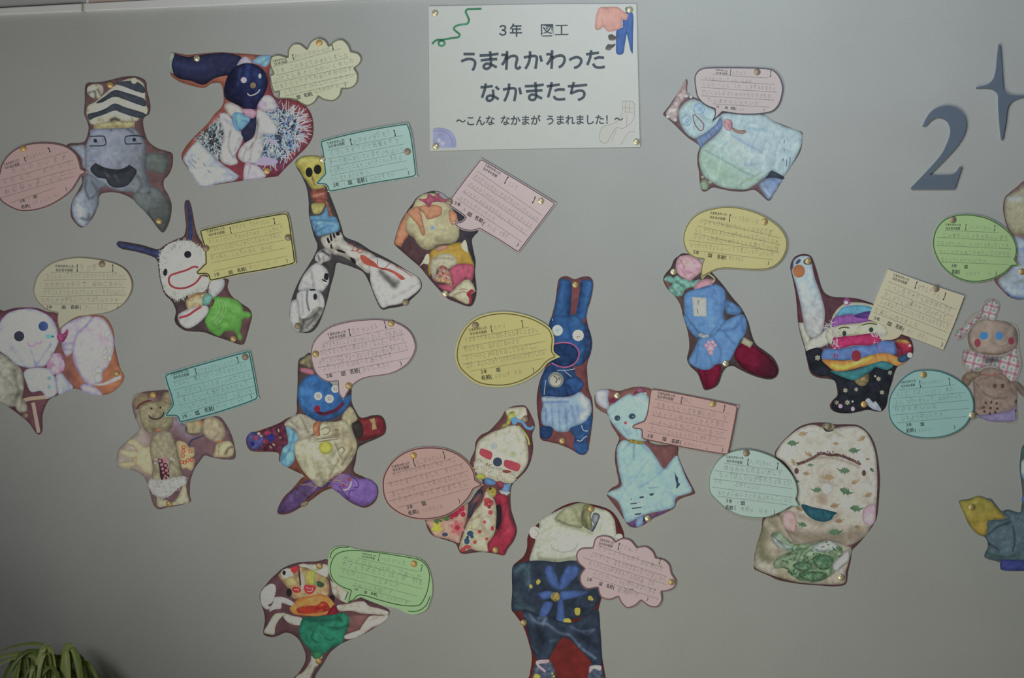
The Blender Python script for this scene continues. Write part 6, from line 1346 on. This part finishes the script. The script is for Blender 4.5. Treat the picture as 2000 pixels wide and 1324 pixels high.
t = d.shape('bow_tie', (156,158,156), "110,580 200,590 290,620 400,640 520,640 570,590 640,550 645,640 665,740 640,840 590,910 540,870 480,790 420,740 330,740 270,770 190,790 130,740 105,660", step=1.8, pat=tartan(d, 84), n=.1, b=[((60,60,60),30,.8,"340,680 440,680")])
d.shape('body', (122,106,96), "200,860 230,830 320,760 430,760 520,830 600,910 640,960 635,1150 620,1270 500,1285 350,1270 240,1235 200,1150 210,1000", n=.1, b=[((90,76,66),10,.7,"230,900 320,1010 440,1060 540,1050"),((96,80,70),10,.6,"250,880 420,840 560,900"),((144,130,116),24,.5,"280,960 420,1020"),((80,66,56),24,.5,"560,920 600,1000"),((100,84,74),16,.5,"480,1200 600,1150"),((150,140,128),16,.5,"340,750 420,780"),((130,60,50),7,.7,"290,820 400,830 490,810")])
d.shape('arm', (118,100,84), "90,880 130,810 200,790 280,800 270,840 200,880 150,940", n=.15); d.shape('arm', (110,96,86), "600,900 640,890 713,960 725,1050 650,990", n=.15)
d.shape('lilac_hem', (120,112,150), "245,1235 330,1215 450,1200 560,1180 635,1140 632,1200 625,1285 500,1292 380,1286 290,1258", n=.06)
d.flat('brown_dots', (82,54,50), [ell(x,y,12,16,a) for x,y,a in [(330,1105,-30),(385,1098,10),(440,1108,40),(308,1150,80),(378,1155,80),(445,1160,80),(318,1190,60),(370,1212,0),(425,1198,-30)]]+[ell(630,1090,9,16), ell(628,1180,9,16)], n=.2)
d.flat('button', (84,62,50), [ell(420,935,20,24), ell(498,935,20,24)], n=.2)

# doll cut off at the right edge, behind the grass green note
FU2 = Frame(1930, 340, 5.09)
d = cutout(FU2, "350,70 420,60 520,200 560,400 520,620 520,1000 460,1240 350,1245 280,1245 200,1215 120,1140 60,1060 80,1000 200,900 270,760 250,650 225,600 185,530 160,440 145,340 160,240 210,185 280,130", (110,88,84), 'cut-out photo of a pale green and blue doll behind the grass green note', n=.15)
d.shape('head', (138,138,112), "170,250 230,195 300,160 360,120 460,140 520,300 500,560 420,620 320,600 240,590 190,500 165,400", n=.08, b=[((140,154,170),26,.6,"200,250 320,240"),((110,108,80),30,.5,"240,560 360,590"),((120,84,70),7,.7,"310,540 320,570")])
d.shape('body', (132,148,168), "260,620 340,640 480,700 500,900 480,1200 360,1242 230,1225 150,1150 100,1060 180,980 280,880 280,740", n=.1, b=[((84,110,170),12,.6,"280,740 400,740"),((70,100,160),20,.7,"180,1180 260,1230 400,1235"),((120,136,120),30,.6,"120,1060 220,1000"),((160,160,120),14,.5,"350,940 400,950"),((96,110,90),16,.5,"250,1090 340,1060"),((30,44,60),8,.8,"180,1190 210,1215")])
d.tack(330,970,'brass thumbtack at the right edge by the green note\'s tail',0)

# mustard-handed doll cut off at the right edge
FW2 = Frame(1880, 860, 4.904)
d = cutout(FW2, "-30,610 -30,575 60,560 150,530 230,555 270,560 320,620 370,675 430,662 540,690 560,640 570,500 545,280 550,180 570,60 640,20 760,100 800,600 780,1200 700,1260 580,1250 460,1250 365,1235 355,1170 240,1135 205,1100 240,1010 215,930 160,905 110,870 50,790 10,700", (72,82,84), 'cut-out photo of a doll with a mustard hand and blue checked dress', n=.08)
d.shape('mustard_hand', (122,114,44), "-28,605 -20,578 60,570 110,545 150,532 220,560 265,580 320,640 400,730 380,755 280,760 250,830 215,905 160,900 110,865 50,780 10,700", n=.12, grad=((134,112,40),150,600,220,900), b=[((96,84,34),12,.5,"200,780 260,740"),((150,110,40),10,.6,"195,850 210,880")])
def check(V, c):
    U = V*1.0; a = (np.sin(U[:,0]*1.5+U[:,1]*.5) > .35).astype(float)*.5+(np.sin(U[:,1]*1.7-U[:,0]*.3) > .35).astype(float)*.5
    return c*(1-a[:,None]*.35)+np.array((96,130,134.))*a[:,None]*.35
d.shape('checked_dress', (62,80,88), "240,770 360,760 440,740 380,690 430,668 540,692 600,650 760,700 780,1000 700,1160 560,1150 400,1160 240,1120 212,1090 245,1000 222,930 235,850", step=1.6, pat=check, n=.15, b=[((36,46,54),10,.8,"250,900 330,830 460,780"),((36,46,54),9,.7,"480,820 500,960 480,1060"),((40,60,56),20,.6,"240,1080 400,1120 500,1100"),((36,44,50),9,.7,"250,990 340,1040")])
d.shape('blue_hem', (50,58,116), "370,1150 480,1140 600,1150 740,1150 760,1250 580,1245 460,1245 368,1232", n=.15)
d.shape('head', (140,160,150), "560,220 590,180 700,180 740,350 620,380 565,340", n=.1, b=[((80,130,180),20,.8,"560,330 640,370")]); d.shape('cap', (44,104,80), "575,70 640,60 740,140 700,180 590,150", n=.1); d.shape('paw', (60,100,170), "562,560 600,530 700,540 700,600 590,590", n=.1)
d.tack(85,638,'brass thumbtack through the mustard hand at the right edge',0)

# ------------------------------------------------------------------ grass-leaved pot plant in the lower left corner
def leaf_mat():
    m = bpy.data.materials.new('grass_leaf'); m.use_nodes = True; nt = m.node_tree; b = nt.nodes['Principled BSDF']
    oi = nt.nodes.new('ShaderNodeObjectInfo'); tc = nt.nodes.new('ShaderNodeTexCoord'); no = nt.nodes.new('ShaderNodeTexNoise'); no.inputs['Scale'].default_value = 60
    mp = nt.nodes.new('ShaderNodeMapping'); mp.inputs['Scale'].default_value = (6, 1, 0.5)
    nt.links.new(tc.outputs['Object'], mp.inputs[0]); nt.links.new(mp.outputs[0], no.inputs['Vector'])
    ad = nt.nodes.new('ShaderNodeMath'); ad.operation = 'MULTIPLY_ADD'; ad.inputs[1].default_value = 0.45; nt.links.new(no.outputs[0], ad.inputs[0])
    mu = nt.nodes.new('ShaderNodeMath'); mu.operation = 'MULTIPLY'; mu.inputs[1].default_value = 0.7; nt.links.new(oi.outputs['Random'], mu.inputs[0]); nt.links.new(mu.outputs[0], ad.inputs[2])
    r = nt.nodes.new('ShaderNodeValToRGB'); e = r.color_ramp.elements
    e[0].position = 0.1; e[0].color = (0.09,0.17,0.04,1); e[1].position = 0.95; e[1].color = (0.60,0.66,0.26,1)
    k = r.color_ramp.elements.new(0.5); k.color = (0.30,0.40,0.12,1)
    nt.links.new(ad.outputs[0], r.inputs[0]); nt.links.new(r.outputs[0], b.inputs['Base Color']); b.inputs['Roughness'].default_value = 0.4
    return m
M_LEAF = leaf_mat()
PR = bpy.data.objects.new('potted_grass_plant', None); COL.objects.link(PR); PR['label'] = 'arching green grass-leaved pot plant in the lower left corner'; PR['category'] = 'plant'
px0, py0 = -0.874, -0.12; PR.location = (px0, py0, 0)
M_POT = solid_mat('terracotta', (0.22,0.10,0.07), 0.8)
def lathe_obj(name, prof, n, mat, loc, parent):
    V, Fc = [], []
    for r, z in prof:
        for i in range(n): a = 2*math.pi*i/n; V.append((r*math.cos(a), r*math.sin(a), z))
    for j in range(len(prof)-1):
        for i in range(n): Fc.append((j*n+i, j*n+(i+1)%n, (j+1)*n+(i+1)%n, (j+1)*n+i))
    Fc.append(tuple(range(n))[::-1]); Fc.append(tuple(range((len(prof)-1)*n, len(prof)*n)))
    me = bpy.data.meshes.new(name); me.from_pydata(V, [], Fc)
    for p in me.polygons: p.use_smooth = True
    return link(name, me, mat, parent, loc)
lathe_obj('pot', [(0.075,0),(0.085,0.01),(0.12,0.40),(0.13,0.41),(0.13,0.44),(0.118,0.44),(0.112,0.41),(0.03,0.40)], 28, M_POT, (0,0,0), PR)
lathe_obj('soil', [(0.02,0.395),(0.110,0.395),(0.111,0.414),(0.02,0.420)], 20, solid_mat('soil', (0.05,0.035,0.025), 0.95, grain=0.4, bump=0.6), (0,0,0), PR)
rg = np.random.default_rng(11)
def blade(pts, w, name='leaf'):
    pts = np.array(pts); n = len(pts); V = []; T = np.gradient(pts, axis=0)
    for i, (p, t) in enumerate(zip(pts, T)):
        s = i/(n-1); ww = w*min(1, 0.35+2.2*s)*max(0.04, (1-s**3.0)); t = t/np.linalg.norm(t)
        side = np.cross(t, [0.15, 1, 0.25]); side /= np.linalg.norm(side)+1e-9; nn = np.cross(side, t)
        V += [p-side*ww, p+nn*ww*0.35, p+side*ww]
    Fc = []
    for i in range(n-1): a = i*3; Fc += [(a, a+1, a+4, a+3), (a+1, a+2, a+5, a+4)]
    me = bpy.data.meshes.new(name); me.from_pydata([tuple(v) for v in V], [], Fc)
    for p in me.polygons: p.use_smooth = True
    return link(name, me, M_LEAF, PR)
def arc(b, ang, reach, top, drop, n=18):
    out = []
    for i in range(n):
        s = i/(n-1)
        if s < 0.5: q = s/0.5; r = 0.3*reach*q**3; z = 0.41+(top-0.41)*math.sin(q*math.pi/2)
        else: t = (s-0.5)/0.5; r = reach*(0.3+0.7*t**0.9); z = top-drop*t**1.9
        out.append((b[0]+r*math.cos(ang), b[1]+r*math.sin(ang)*0.8, z))
    return out
for i in range(64):
    a = rg.random()*2*math.pi; reach = 0.05+rg.random()*0.065
    top = 0.780-rg.random()**0.6*0.06
    blade(arc((rg.normal()*0.03, rg.normal()*0.014), a, reach, top, 0.16+rg.random()*0.2), 0.0030+rg.random()*0.0026)
for bx, a, reach, top, drop, w in [(0.03,3.1,0.12,0.784,0.02,.0042),(0.01,3.3,0.13,0.768,0.03,.0048),(0.028,-2.4,0.07,0.782,0.26,.0062),(0.035,-0.3,0.055,0.784,0.2,.006),(0.02,-1.9,0.08,0.772,0.28,.0055),(0.02,-2.9,0.14,0.764,0.05,.0044),(0.045,-0.5,0.06,0.776,0.24,.006),(-0.02,-2.2,0.07,0.770,0.3,.0055),(0.0,-1.2,0.06,0.770,0.3,.0055),(0.04,-1.0,0.05,0.774,0.3,.006),(-0.03,-1.8,0.06,0.766,0.3,.005),(0.01,-2.6,0.1,0.774,0.12,.005)]:
    blade(arc((bx, -0.02), a, reach, top, drop), w)

bpy.context.view_layer.update()
